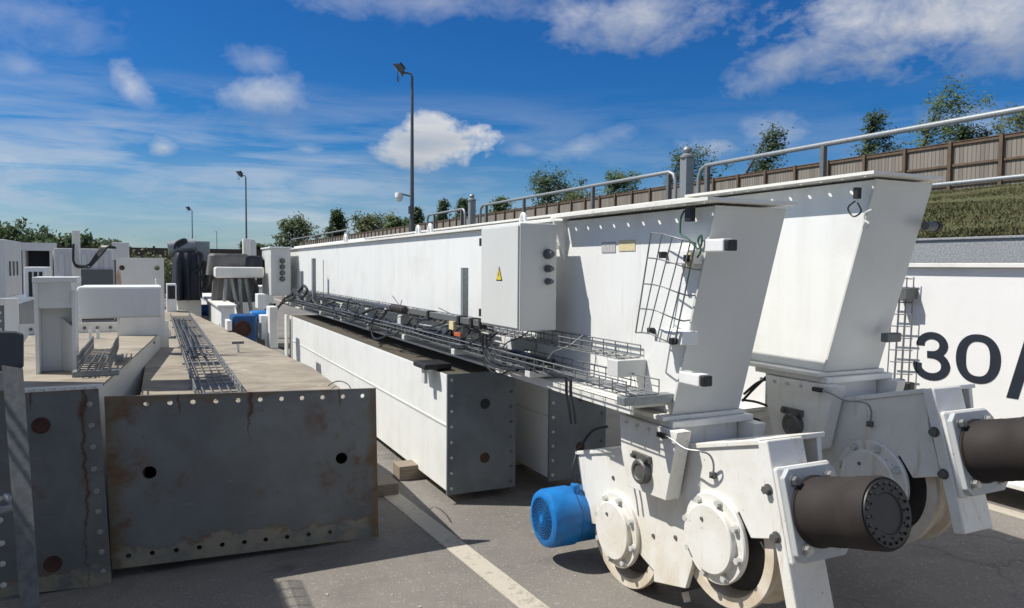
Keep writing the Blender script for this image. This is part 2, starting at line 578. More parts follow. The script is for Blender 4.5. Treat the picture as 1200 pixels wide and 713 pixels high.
def mk_deck():
    m, t, p = newmat('stained_beige_top_plate')
    n = t.noise(p, 2.2, 7, 0.65, 0.4)
    band = t.noise(t.mapping(p, (2.2, 4.0, 1)), 1.0, 7, 0.68, 1.2)
    sp = t.noise(p, 55, 4, 0.65)
    c = t.mix(t.ramp(n, [(0.32, (0, 0, 0)), (0.72, (1, 1, 1))]), (0.37, 0.325, 0.245), (0.23, 0.20, 0.15))
    c = t.mix(t.math('MULTIPLY', t.ramp(band, [(0.46, (0, 0, 0)), (0.64, (1, 1, 1))]), 0.75), c, (0.17, 0.135, 0.10))
    c = t.mix(t.math('MULTIPLY', t.ramp(sp, [(0.55, (0, 0, 0)), (0.75, (1, 1, 1))]), 0.5), c, (0.15, 0.12, 0.09))
    w = t.noise(p, 5.5, 4, 0.6)
    c = t.mix(t.math('MULTIPLY', t.ramp(w, [(0.62, (0, 0, 0)), (0.74, (1, 1, 1))]), 0.45), c, (0.66, 0.63, 0.56))
    finish(t, c, 0.75, 0, sp, 0.12, 0.004)
    return m


def mk_asphalt():
    m, t, p = newmat('worn_asphalt')
    big = t.noise(p, 0.55, 5, 0.6)
    mid = t.noise(p, 4.5, 6, 0.65)
    v = t.n('ShaderNodeTexVoronoi', {'Scale': 95.0}); t.set(v.inputs['Vector'], p)
    grain = t.noise(p, 130, 3, 0.7)
    c = t.mix(t.ramp(big, [(0.38, (0, 0, 0)), (0.62, (1, 1, 1))]), (0.225, 0.206, 0.180), (0.158, 0.147, 0.132))
    c = t.mix(t.math('MULTIPLY', t.ramp(mid, [(0.5, (0, 0, 0)), (0.75, (1, 1, 1))]), 0.55), c, (0.26, 0.24, 0.208))
    c = t.mix(t.ramp(grain, [(0.35, (0.6, 0.6, 0.6)), (0.55, (0, 0, 0))]), c, (0.085, 0.08, 0.073))
    sel = t.ramp(v.outputs[1], [(0.80, (0, 0, 0)), (0.86, (1, 1, 1))])
    c = t.mix(t.math('MULTIPLY', sel, 0.55), c, (0.30, 0.285, 0.255))
    # pale chalky spots and a few dark drips
    s1 = t.noise(p, 7.5, 5, 0.75, 0.3)
    c = t.mix(t.math('MULTIPLY', t.ramp(s1, [(0.70, (0, 0, 0)), (0.76, (1, 1, 1))]), 0.55), c, (0.42, 0.40, 0.36))
    s2 = t.noise(t.mapping(p, (1, 1, 1), (5, 8, 2)), 2.6, 4, 0.6)
    c = t.mix(t.math('MULTIPLY', t.ramp(s2, [(0.66, (0, 0, 0)), (0.73, (1, 1, 1))]), 0.45), c, (0.05, 0.05, 0.05))
    wv = t.n('ShaderNodeVectorMath', operation='ADD')
    t.set(wv.inputs[0], p)
    nz = t.n('ShaderNodeTexNoise', {'Scale': 3.5, 'Detail': 6.0, 'Roughness': 0.7}); t.set(nz.inputs['Vector'], p)
    sc_ = t.n('ShaderNodeVectorMath', operation='SCALE'); t.set(sc_.inputs[0], nz.outputs[1]); sc_.inputs['Scale'].default_value = 0.35
    t.set(wv.inputs[1], sc_.outputs[0])
    ve = t.n('ShaderNodeTexVoronoi', {'Scale': 0.75}, feature='DISTANCE_TO_EDGE'); t.set(ve.inputs['Vector'], wv.outputs[0])
    crack = t.math('MULTIPLY', t.ramp(ve.outputs[0], [(0.004, (1, 1, 1)), (0.012, (0, 0, 0))]), t.ramp(big, [(0.47, (0, 0, 0)), (0.56, (1, 1, 1))]))
    c = t.mix(t.math('MULTIPLY', crack, 0.5), c, (0.045, 0.042, 0.038))
    oil = t.noise(t.mapping(p, (1, 1, 1), (2, 3, 9)), 1.9, 5, 0.6, 0.6)
    c = t.mix(t.math('MULTIPLY', t.ramp(oil, [(0.56, (0, 0, 0)), (0.70, (1, 1, 1))]), 0.42), c, (0.085, 0.08, 0.074))
    h = t.math('ADD', t.math('MULTIPLY', v.outputs[0], -0.6), grain)
    finish(t, c, 0.88, 0, h, 0.35, 0.006)
    return m


def mk_roadpaint():
    m, t, p = newmat('worn_road_paint')
    n = t.noise(p, 28, 6, 0.75)
    n2 = t.noise(p, 4, 4, 0.6)
    k = t.math('ADD', n, t.math('MULTIPLY', n2, 0.55))
    c = t.mix(t.ramp(k, [(0.82, (0, 0, 0)), (1.0, (1, 1, 1))]), (0.50, 0.455, 0.365), (0.2, 0.182, 0.155))
    c = t.mix(t.math('MULTIPLY', t.noise(p, 130, 3), 0.5), c, (0.35, 0.33, 0.28))
    finish(t, c, 0.8, 0, n, 0.2, 0.003)
    return m


def simple(name, base, rough=0.5, metal=0.0, var=0.25, scale=8.0, bump=0.1, dark=None, spec=0.5, stretch=(1, 1, 1)):
    m, t, p = newmat(name)
    n = t.noise(t.mapping(p, stretch), scale, 5, 0.62)
    dk = dark or tuple(b * (1 - var) for b in base)
    c = t.mix(t.ramp(n, [(0.3, (0, 0, 0)), (0.7, (1, 1, 1))]), base, dk)
    finish(t, c, rough, metal, n, bump, 0.005, spec)
    return m


def mk_timber():
    m, t, p = newmat('weathered_fence_timber')
    # boards run along Y; each 0.15 m wide, every board its own tone
    sep = t.n('ShaderNodeSeparateXYZ', {0: p})
    y = sep.outputs[1]
    cell = t.math('FLOOR', t.math('DIVIDE', y, 0.15))
    wn = t.n('ShaderNodeTexWhiteNoise', noise_dimensions='1D'); t.set(wn.inputs['W'], cell)
    fr = t.math('FRACT', t.math('DIVIDE', y, 0.15))
    gap = t.math('LESS_THAN', t.math('ABSOLUTE', t.math('SUBTRACT', fr, 0.5)), 0.44)
    grain = t.noise(t.mapping(p, (4, 14, 0.6)), 2.0, 5, 0.65)
    c = t.mix(wn.outputs[0], (0.245, 0.215, 0.18), (0.145, 0.127, 0.108))
    c = t.mix(t.math('MULTIPLY', grain, 0.6), c, (0.27, 0.25, 0.225))
    c = t.mix(t.math('SUBTRACT', 1.0, gap), c, (0.05, 0.04, 0.03))
    finish(t, c, 0.85, 0, grain, 0.3, 0.01)
    return m


def mk_leaf(name, a, b):
    m, t, p = newmat(name)
    n = t.noise(p, 1.1, 4, 0.6)
    n2 = t.noise(p, 9, 2, 0.6)
    c = t.mix(t.ramp(n, [(0.35, (0, 0, 0)), (0.65, (1, 1, 1))]), a, b)
    c = t.mix(t.math('MULTIPLY', n2, 0.5), c, tuple(x * 1.5 for x in b))
    finish(t, c, 0.6, 0, trans=tuple(x * 1.4 for x in b), spec=0.3)
    return m


def mk_grass():
    m, t, p = newmat('dry_bank_grass')
    n = t.noise(p, 1.4, 6, 0.7, 0.3)
    n2 = t.noise(t.mapping(p, (1, 1, 4)), 26, 5, 0.75)
    c = t.mix(t.ramp(n, [(0.36, (0, 0, 0)), (0.64, (1, 1, 1))]), (0.105, 0.125, 0.050), (0.165, 0.145, 0.070))
    c = t.mix(t.ramp(n2, [(0.40, (0.7, 0.7, 0.7)), (0.62, (0, 0, 0))]), c, (0.080, 0.084, 0.036))
    finish(t, c, 0.9, 0, n2, 0.8, 0.05, spec=0.2)
    return m


def mk_concrete():
    m, t, p = newmat('speckled_wall_concrete')
    n = t.noise(p, 60, 4, 0.7)
    n2 = t.noise(p, 2.0, 5, 0.6)
    c = t.mix(t.ramp(n, [(0.38, (0, 0, 0)), (0.62, (1, 1, 1))]), (0.36, 0.38, 0.40), (0.17, 0.19, 0.205))
    c = t.mix(t.math('MULTIPLY', n2, 0.4), c, (0.22, 0.215, 0.2))
    finish(t, c, 0.8, 0, n, 0.2, 0.004)
    return m


GALV = mk_galv()
DGALV = mk_darkgalv()
WIRE = simple('galvanised_wire', (0.24, 0.25, 0.255), 0.5, 0.35, 0.35, 30, 0.05)
MIDB = simple('dull_painted_bolt', (0.34, 0.34, 0.32), 0.55, 0, 0.4, 30)
MGALV = simple('shaded_galvanised_steel', (0.155, 0.165, 0.17), 0.65, 0.1, 0.4, 60, 0.1)  # galvanised grey darkened to stand in for shade on the posts
PLATE = mk_plate('dark_joint_plate_steel', (0.185, 0.20, 0.197), 1.0, (-0.225, 1.15, 0.075, 0.035, 0.91), ((0.452, 0.16, 0.022), (0.455, 0.32, 0.008), (0.95, 0.10, 0.010), (0.12, 0.08, 0.010)))
PLATE0 = mk_plate('rust_bordered_plate_steel', (0.165, 0.18, 0.178), 0.6, (-0.72, -0.185, 0.0, 0.03, 1.0), ((-0.322, 1.25, 0.014), (-.53, .08, .010)), 0.09, 0.03)
PLATE2 = mk_plate('grey_joint_plate_steel', (0.18, 0.205, 0.215), 0.25)
DECK = mk_deck()
ASPHALT = mk_asphalt()
ROADP = mk_roadpaint()
TIMBER = mk_timber()
POSTW = simple('fence_post_timber', (0.155, 0.105, 0.070), 0.85, 0, 0.4, 6, 0.2)
BLOCKW = simple('sawn_timber_block', (0.30, 0.245, 0.18), 0.8, 0, 0.45, 9, 0.3, stretch=(1, 6, 12))
WEED = simple('weed_stalk', (0.10, 0.085, 0.045), 0.9, 0, 0.4, 4)
GRASS = mk_grass()
CONC = mk_concrete()
BLACK = simple('black_rubber', (0.018, 0.018, 0.02), 0.5, 0, 0.3, 15)
BLACKC = simple('black_cable_sheath', (0.02, 0.022, 0.025), 0.42, 0, 0.3, 15)
BLUE = simple('blue_machine_paint', (0.010, 0.21, 0.60), 0.42, 0, 0.45, 9, 0.12)
DBLUE = simple('dark_blue_machine_paint', (0.012, 0.085, 0.24), 0.4, 0, 0.35, 6, 0.06)
BROWN = simple('brown_primer', (0.036, 0.028, 0.025), 0.72, 0.0, 0.4, 7, 0.3, dark=(0.022, 0.019, 0.018), spec=0.3)
DARKEND = simple('dark_brake_housing', (0.016, 0.016, 0.018), 0.5, 0, 0.3, 10)
BROWNTOP = simple('dark_brown_top', (0.10, 0.085, 0.062), 0.85, 0, 0.5, 5, 0.2)
RUST = simple('rusty_steel', (0.085, 0.032, 0.02), 0.8, 0, 0.6, 25, 0.3, dark=(0.035, 0.018, 0.014))
STEEL = simple('bright_bolt_steel', (0.42, 0.42, 0.40), 0.4, 0.7, 0.4, 20, 0.05)
DSTEEL = simple('dull_pin_steel', (0.17, 0.17, 0.16), 0.55, 0.4, 0.4, 25, 0.1)
BOLTW = simple('bolt_pale_paint', (0.62, 0.62, 0.58), 0.5, 0, 0.25, 30)
RIMW = simple('worn_wheel_rim_paint', (0.70, 0.66, 0.575), 0.55, 0.0, 0.4, 9, 0.1, dark=(0.52, 0.42, 0.29))
INNERW = simple('wheel_well_shade', (0.085, 0.08, 0.072), 0.8, 0, 0.5, 9, 0.2)  # dark tone stands in for shade behind the bearing housings
YELLOW = simple('sign_yellow', (0.85, 0.62, 0.03), 0.4, 0, 0.06, 10, 0.0)
PYELLOW = simple('faded_yellow_label', (0.72, 0.62, 0.36), 0.5, 0, 0.2, 60, 0.0)
PGREY = simple('faded_grey_label', (0.50, 0.49, 0.48), 0.5, 0, 0.25, 70, 0.0)
NAVY = simple('navy_lettering', (0.017, 0.024, 0.037), 0.5, 0, 0.25, 6, 0.0)
TARP = simple('navy_tarpaulin', (0.016, 0.02, 0.034), 0.55, 0, 0.5, 3, 0.5, stretch=(6, 6, 0.6))
TARPG = simple('grey_tarpaulin', (0.19, 0.185, 0.175), 0.7, 0, 0.5, 3, 0.5, stretch=(6, 6, 0.6))
FARWALL = simple('dark_brown_far_fencing', (0.085, 0.068, 0.055), 0.9, 0, 0.4, 3, 0.1, stretch=(8, 1, 0.3))
CONTW = white_paint('container_white_paint', (0.60, 0.61, 0.60), 0.5, 0.1)
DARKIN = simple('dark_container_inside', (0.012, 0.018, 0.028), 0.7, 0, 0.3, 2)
BARK = simple('tree_bark', (0.10, 0.075, 0.055), 0.9, 0, 0.4, 12, 0.4)
LEAF1 = mk_leaf('leaf_green', (0.055, 0.085, 0.032), (0.10, 0.15, 0.055))
LEAF2 = mk_leaf('leaf_dark_green', (0.036, 0.060, 0.028), (0.070, 0.105, 0.045))
LEAF3 = mk_leaf('leaf_olive', (0.050, 0.070, 0.026), (0.10, 0.125, 0.05))
LAMPG = simple('lamp_pole_grey', (0.13, 0.145, 0.155), 0.5, 0.4, 0.2, 8)
LENS = simple('floodlight_glass', (0.35, 0.33, 0.28), 0.2, 0, 0.4, 12)
STONE = simple('pale_chip_stone', (0.55, 0.53, 0.48), 0.8, 0, 0.3, 40)

# ------------------------------------------------------------------ setting: ground, bank, wall
# yard asphalt
MB().box(-500, 7.0, -60, 600, -0.2, 0.0).build('yard_ground', ASPHALT)['kind'] = 'structure'


def build_bank():
    b = MB()
    xs = [7.25, 8, 9.5, 11, 13, 15, 17, 19, 21, 23, 25, 27, 30, 40, 80, 500]
    ys = [-60, -20, -8, 0] + [i * 2.0 for i in range(1, 40)] + [90, 110, 140, 200, 600]
    V = {}
    for i, x in enumerate(xs):
        for j, y in enumerate(ys):
            z = 1.86 + (4.35 - 1.86) * min(1, max(0, (x - 7.25) / 17.5)) ** 0.95
            if 7.3 < x < 26:
                z += 0.12 * mnoise.noise(Vector((x * 0.35, y * 0.22, 0)))
            V[i, j] = b.bm.verts.new((x, y, z))
    for i in range(len(xs) - 1):
        for j in range(len(ys) - 1):
            b.bm.faces.new((V[i, j], V[i + 1, j], V[i + 1, j + 1], V[i, j + 1]))
    o = b.build('grass_bank', GRASS)
    o['kind'] = 'structure'


build_bank()


def build_tufts():
    """short grass blades over the near bank"""
    b = MB()
    rnd = random.Random(3)
    for _ in range(45000):
        x = 7.35 + 17.5 * rnd.random() ** 1.1
        y = x * (0.50 + rnd.random() * 0.65) - 1
        z = 1.86 + 2.49 * min(1, (x - 7.25) / 17.5) ** 0.95 + 0.12 * mnoise.noise(Vector((x * 0.35, y * 0.22, 0)))
        h = 0.015 + 0.03 * rnd.random()
        a = rnd.random() * 6.28
        w = 0.012 + 0.012 * rnd.random()
        lx, ly = rnd.uniform(-.05, .07), rnd.uniform(-.05, .05)
        ca, sa = math.cos(a) * w, math.sin(a) * w
        b.bm.faces.new([b.bm.verts.new(p) for p in ((x - ca, y - sa, z - .02), (x + ca, y + sa, z - .02), (x + lx, y + ly, z + h))])
    o = b.build('bank_grass', GRASS, recalc=False)
    tag(o, 'short dry grass covering the bank below the timber fence', 'grass', kind='stuff')


build_tufts()

# retaining wall of the bank
wl = empty('retaining_wall', (7.1, 20, 0), 'speckled grey concrete retaining wall along the foot of the grass bank', 'wall')
MB().box(7.0, 7.25, -20, 120, -0.15, 1.895).build('wall', CONC, wl)
MB().box(6.98, 7.30, -20, 120, 1.896, 1.92).build('coping', CONC, wl, bevel=0.006)

# painted bay lines (4 mm above the asphalt)
for xa, xb, sl_ in ((1.405, 1.53, -0.058), (5.02, 5.14, 0.0)):
    MB().prism([(xa + sl_ * (y - 5) - e_, y, -.05) for y, e_ in ((-10, 0), (40, 0))] + [(xb + sl_ * (y - 5) + e_, y, -.05) for y, e_ in ((40, 0), (-10, 0))], (0, 0, .054)).build('bay_line', ROADP)['kind'] = 'structure'


# ------------------------------------------------------------------ wire basket tray
def basket(b, x0, x1, y0, y1, z, h, step=0.1, nb=4, r=0.0028, rz=None):
    """wire mesh cable basket running along Y, open at the top"""
    f = (lambda y: z) if rz is None else rz
    xs = [x0 + (x1 - x0) * k / nb for k in range(nb + 1)]
    segs = 8
    ysl = [y0 + (y1 - y0) * k / segs for k in range(segs + 1)]
    for x in xs:
        b.tube([(x, y, f(y)) for y in ysl], r, 5)
    for x in (x0, x1):
        for hh in (h * 0.5, h):
            b.tube([(x, y, f(y) + hh) for y in ysl], r * (1.25 if hh == h else 1), 5)
    n = max(1, int(abs(y1 - y0) / step))
    for k in range(n + 1):
        y = y0 + (y1 - y0) * k / n
        zz = f(y)
        b.tube([(x0 - .001, y, zz + h), (x0 - .001, y, zz + 0.008), (x0 + 0.008, y, zz - .002), (x1 - 0.008, y, zz - .002), (x1 + .001, y, zz + 0.008), (x1 + .001, y, zz + h)], r, 5)
    return b


# ------------------------------------------------------------------ crane end carriage beam with wheel truck
PITCH = rad(15.6)
UX = Vector((0, -math.cos(PITCH), math.sin(PITCH)))     # along the truck, towards the camera
WX = Vector((0, math.sin(PITCH), math.cos(PITCH)))      # truck's own up


def hexbolt(b, p, ax, r, l, washer=True):
    p, ax = Vector(p), Vector(ax).normalized()
    if washer:
        b.cyl(p, p + ax * l * 0.22, r * 1.35, 16)
    b.cyl(p + ax * l * 0.2, p + ax * l, r, 6)
    return b


def wheel_truck(root, off, main):
    """bogie hanging under the saddle; base coordinates are beam A's, off moves it"""
    O = Vector((0, 3.05, 0.29))

    def T(x, u, w):
        return Vector((x, 0, 0)) + O + UX * u + WX * w

    def px2(px, py, X=2.08):
        p = at(px, py, X=X) - O
        return p.dot(UX), p.dot(WX)
    side = [(676, 533), (893, 521.5), (896, 566), (906, 612), (908, 632), (880, 631), (866, 600), (812, 645), (811, 663), (803, 690), (766, 682),
            (766, 669), (753, 654), (720, 610), (699, 615), (688, 612.6)]
    uw = [px2(*q) for q in side]
    tr = MB()
    tr.prism([T(2.08, *q) for q in uw], (0.024, 0, 0))
    tr.prism([T(2.37, *q) for q in uw], (0.024, 0, 0))
    truck = tr.build('wheel_truck', TRUCKW, root, bevel=0.003, off=off)
    # top plate, inner web
    (u0, w0), (u1, w1) = uw[0], uw[1]
    b = MB()
    b.quadbox([T(2.07, u0, w0 - .0), T(2.42, u0, w0), T(2.42, u1, w1), T(2.07, u1, w1),
               T(2.07, u0, w0 + .02), T(2.42, u0, w0 + .02), T(2.42, u1, w1 + .02), T(2.07, u1, w1 + .02)])
    b.build('top_plate', TRUCKW, truck, bevel=0.003, off=off)
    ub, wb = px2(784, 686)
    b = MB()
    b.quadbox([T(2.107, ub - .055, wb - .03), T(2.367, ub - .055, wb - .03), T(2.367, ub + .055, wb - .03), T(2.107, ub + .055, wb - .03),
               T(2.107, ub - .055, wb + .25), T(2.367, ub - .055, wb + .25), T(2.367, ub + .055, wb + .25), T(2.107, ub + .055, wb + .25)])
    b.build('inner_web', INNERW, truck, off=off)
    MB().cyl(T(2.16, ub, wb - .02), T(2.16, ub + .01, wb - .085), 0.016, 12).build('drain_stub', RIMW, truck, smooth=True, off=off)
    # far end closing plate
    b = MB()
    b.quadbox([T(2.105, u0 + .01, w0 - .27), T(2.369, u0 + .01, w0 - .27), T(2.369, u0 + .03, w0 - .27), T(2.105, u0 + .03, w0 - .27),
               T(2.105, u0 + .01, w0 - .001), T(2.369, u0 + .01, w0 - .001), T(2.369, u0 + .03, w0 - .001), T(2.105, u0 + .03, w0 - .001)])
    b.build('end_plate', TRUCKW, truck, off=off)
    # near end box that carries the gearbox
    ue = uw[1][0]
    ut, wt = px2(893, 517)
    b = MB()

    def ubox(x0, x1, ua, ub_, wa, wb_, bb=None):
        bb = bb or MB()
        return bb.quadbox([T(x0, ua, wa), T(x1, ua, wa), T(x1, ub_, wa), T(x0, ub_, wa), T(x0, ua, wb_), T(x1, ua, wb_), T(x1, ub_, wb_), T(x0, ub_, wb_)])
    ubox(2.055, 2.24, ue + .004, ue + .055, -0.34 if main else -0.215, w1 + 0.015).build('end_box', TRUCKW, truck, bevel=0.006, off=off)
    # wheels
    for k, u in enumerate((0.0, 0.737)):
        c = T(0, u, 0.0)
        w = MB()
        w.lathe(c + Vector((2.12, 0, 0)), (1, 0, 0), [(0.05, 0.05), (0.05, 0.222), (0.0, 0.238), (-0.012, 0.243), (-0.012, 0.288), (0.0, 0.293), (0.022, 0.288),
                                                     (0.03, 0.262), (0.12, 0.262), (0.128, 0.288), (0.15, 0.293), (0.16, 0.288), (0.16, 0.235), (0.14, 0.215), (0.14, 0.10)], 64)
        wh = w.build('wheel', RIMW, truck, smooth=True, off=off)
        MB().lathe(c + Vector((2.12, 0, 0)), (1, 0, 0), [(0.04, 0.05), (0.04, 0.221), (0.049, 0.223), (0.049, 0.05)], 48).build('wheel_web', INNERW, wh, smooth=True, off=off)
        cap = MB().lathe(c + Vector((2.08, 0, 0)), (-1, 0, 0), [(-.002, 0.05), (-.002, 0.183), (0.016, 0.186), (0.022, 0.181), (0.022, 0.05)], 64).build('bearing_flange', TRUCKW, truck, smooth=True, off=off)
        MB().lathe(c + Vector((2.058, 0, 0)), (-1, 0, 0), [(-.002, 0.05), (-.002, 0.142), (0.022, 0.142), (0.027, 0.137), (0.027, 0.02)], 64).build('bearing_cap', TRUCKW, cap, smooth=True, off=off)
        for i in range(8):
            a = 2 * math.pi * (i + 0.3) / 8
            p = c + Vector((2.058, math.cos(a) * 0.162, math.sin(a) * 0.162))
            hexbolt(MB(), p, (-1, 0, 0), 0.0135, 0.02).build('flange_bolt', BOLTW, cap, off=off)
        MB().cyl(c + Vector((2.032, .035, .075)), c + Vector((2.026, .035, .075)), 0.0085, 6).build('grease_plug', DSTEEL, cap, off=off)
    # inner shadow core between the plates above wheels
    # gearbox mounting plates (two thicknesses)
    cu, cw = 1.066, 0.10
    p0 = ue + 0.055
    gb = MB()
    ubox(2.055, 2.335, p0, p0 + .022, cw - .175, cw + .175, gb)
    g = gb.build('gearbox_mount', TRUCKW, truck, bevel=0.012, off=off)
    gb = MB()
    xs, ws = (2.062, 2.33), (cw - .17, cw + .165)
    ch = 0.03
    poly = [(xs[0] + ch, ws[0]), (xs[1] - ch, ws[0]), (xs[1], ws[0] + ch), (xs[1], ws[1] - ch), (xs[1] - ch, ws[1]), (xs[0] + ch, ws[1]), (xs[0], ws[1] - ch), (xs[0], ws[0] + ch)]
    gb.prism([T(x, p0 + .022, w) for x, w in poly], UX * 0.024)
    gb.build('torque_plate', GREYPL, truck, bevel=0.004, off=off)
    for x in (xs[0] + .045, xs[1] - .045):
        for w in (ws[0] + .045, ws[1] - .045):
            hexbolt(MB(), T(x, p0 + .046, w), UX, 0.017, 0.022).build('mount_bolt', STEEL, truck, off=off)
    cx = 2.198
    st = p0 + .046
    gear = MB().lathe(T(cx, st, cw), UX, [(0, 0.06), (0, 0.131), (0.008, 0.131), (0.012, 0.124), (0.11, 0.124), (0.113, 0.1225), (0.20, 0.1225), (0.205, 0.125), (0.284, 0.124), (0.295, 0.119), (0.295, 0.05)], 64).build('gearbox', BROWN, truck, smooth=True, off=off)
    MB().lathe(T(cx, st + .2945, cw), UX, [(0, 0.05), (0, 0.112), (0.006, 0.110), (0.006, 0.070), (0.001, 0.065), (0.001, 0.03)], 48).build('end_cover', DARKEND, gear, smooth=True, off=off)
    bb = MB()
    for i in range(22):
        a = 2 * math.pi * i / 22
        q = T(cx + math.cos(a) * 0.098, st + .30, cw + math.sin(a) * 0.098)
        bb.cyl(q, q + UX * 0.007, 0.0055, 6)
    for i in range(12):
        a = 2 * math.pi * i / 12
        q = T(cx + math.cos(a) * 0.080, st + .30, cw + math.sin(a) * 0.080)
        bb.cyl(q, q + UX * 0.004, 0.004, 6)
    bb.build('cover_bolts', DARKEND, gear, off=off)
    # bolts on the side plate
    for q, r in (((891, 573), .016), ((894, 627), .016)):
        u, w = px2(*q)
        hexbolt(MB(), T(2.056, max(u, ue + .02), w), (-1, 0, 0), r, 0.024).build('side_bolt', DSTEEL, truck, off=off)
    for q in ((719, 560), (766, 628), (792, 630)):
        u, w = px2(*q)
        MB().cyl(T(2.0795, u, w), T(2.0745, u, w), 0.010, 12).build('tapped_hole', DSTEEL, truck, off=off)
    if main:
        # blue drive motor on the far wheel, fan cowl facing left
        m = empty_child('drive_motor', truck, Vector((1.86, 3.46, 0.245)))
        ax = Vector((1, 0, 0))
        c = Vector((1.86, 3.46, 0.245))
        MB().lathe(c, ax, [(0.014, 0.112), (0.0, 0.115), (0.0, 0.130), (0.010, 0.148), (0.030, 0.156), (0.16, 0.158), (0.17, 0.150), (0.40, 0.150), (0.40, 0.06)], 56).build('motor_body', BLUE, m, smooth=True)
        # fan grille: rings and radial bars over a dark disc
        MB().lathe(c + ax * 0.008, ax, [(0.0, 0.02), (0.0, 0.111), (0.004, 0.111), (0.004, 0.02)], 40).build('fan_opening', DARKEND, m, smooth=True)
        gr = MB()
        for k in range(1, 9):
            r = 0.0138 * k
            gr.tube([c + Vector((-0.001, math.cos(2 * math.pi * i / 32) * r, math.sin(2 * math.pi * i / 32) * r)) for i in range(33)], 0.0016, 5)
        for k in range(24):
            a = 2 * math.pi * k / 24
            gr.tube([c + Vector((0, math.cos(a) * 0.02, math.sin(a) * 0.02)), c + Vector((0, math.cos(a) * 0.114, math.sin(a) * 0.114))], 0.0015, 4)
        gr.cyl(c + Vector((-0.004, 0, 0)), c + Vector((0.004, 0, 0)), 0.02, 20)
        gr.build('fan_grille', BLUE, m, smooth=True)
        MB().lathe(c + ax * 0.163, ax, [(0, .10), (0, .1515), (.007, .1515), (.007, .10)], 56).build('cowl_seam', DARKEND, m, smooth=True)
        MB().tube([(2.04, 3.42, .425), (2.04, 3.44, .50), (2.09, 3.46, .60), (2.16, 3.44, .70), (2.2, 3.35, .74)], .008, 8, smooth=6).build('motor_cable', BLACKC, m, smooth=True)
        MB().box(2.02, 2.06, 3.39, 3.44, 0.37, 0.43).build('terminal_box', BLUE, m, bevel=0.012)
    return truck


def empty_child(name, parent, world):
    o = bpy.data.objects.new(name, None)
    base = Vector((0, 0, 0))
    p = parent
    while p is not None:
        base += Vector(p.location)
        p = p.parent
    o.location = Vector(world) - base
    o.empty_display_size = 0.05
    COL.objects.link(o)
    o.parent = parent
    return o


XA0, XA1 = 2.05, 2.41
ZT = 1.855


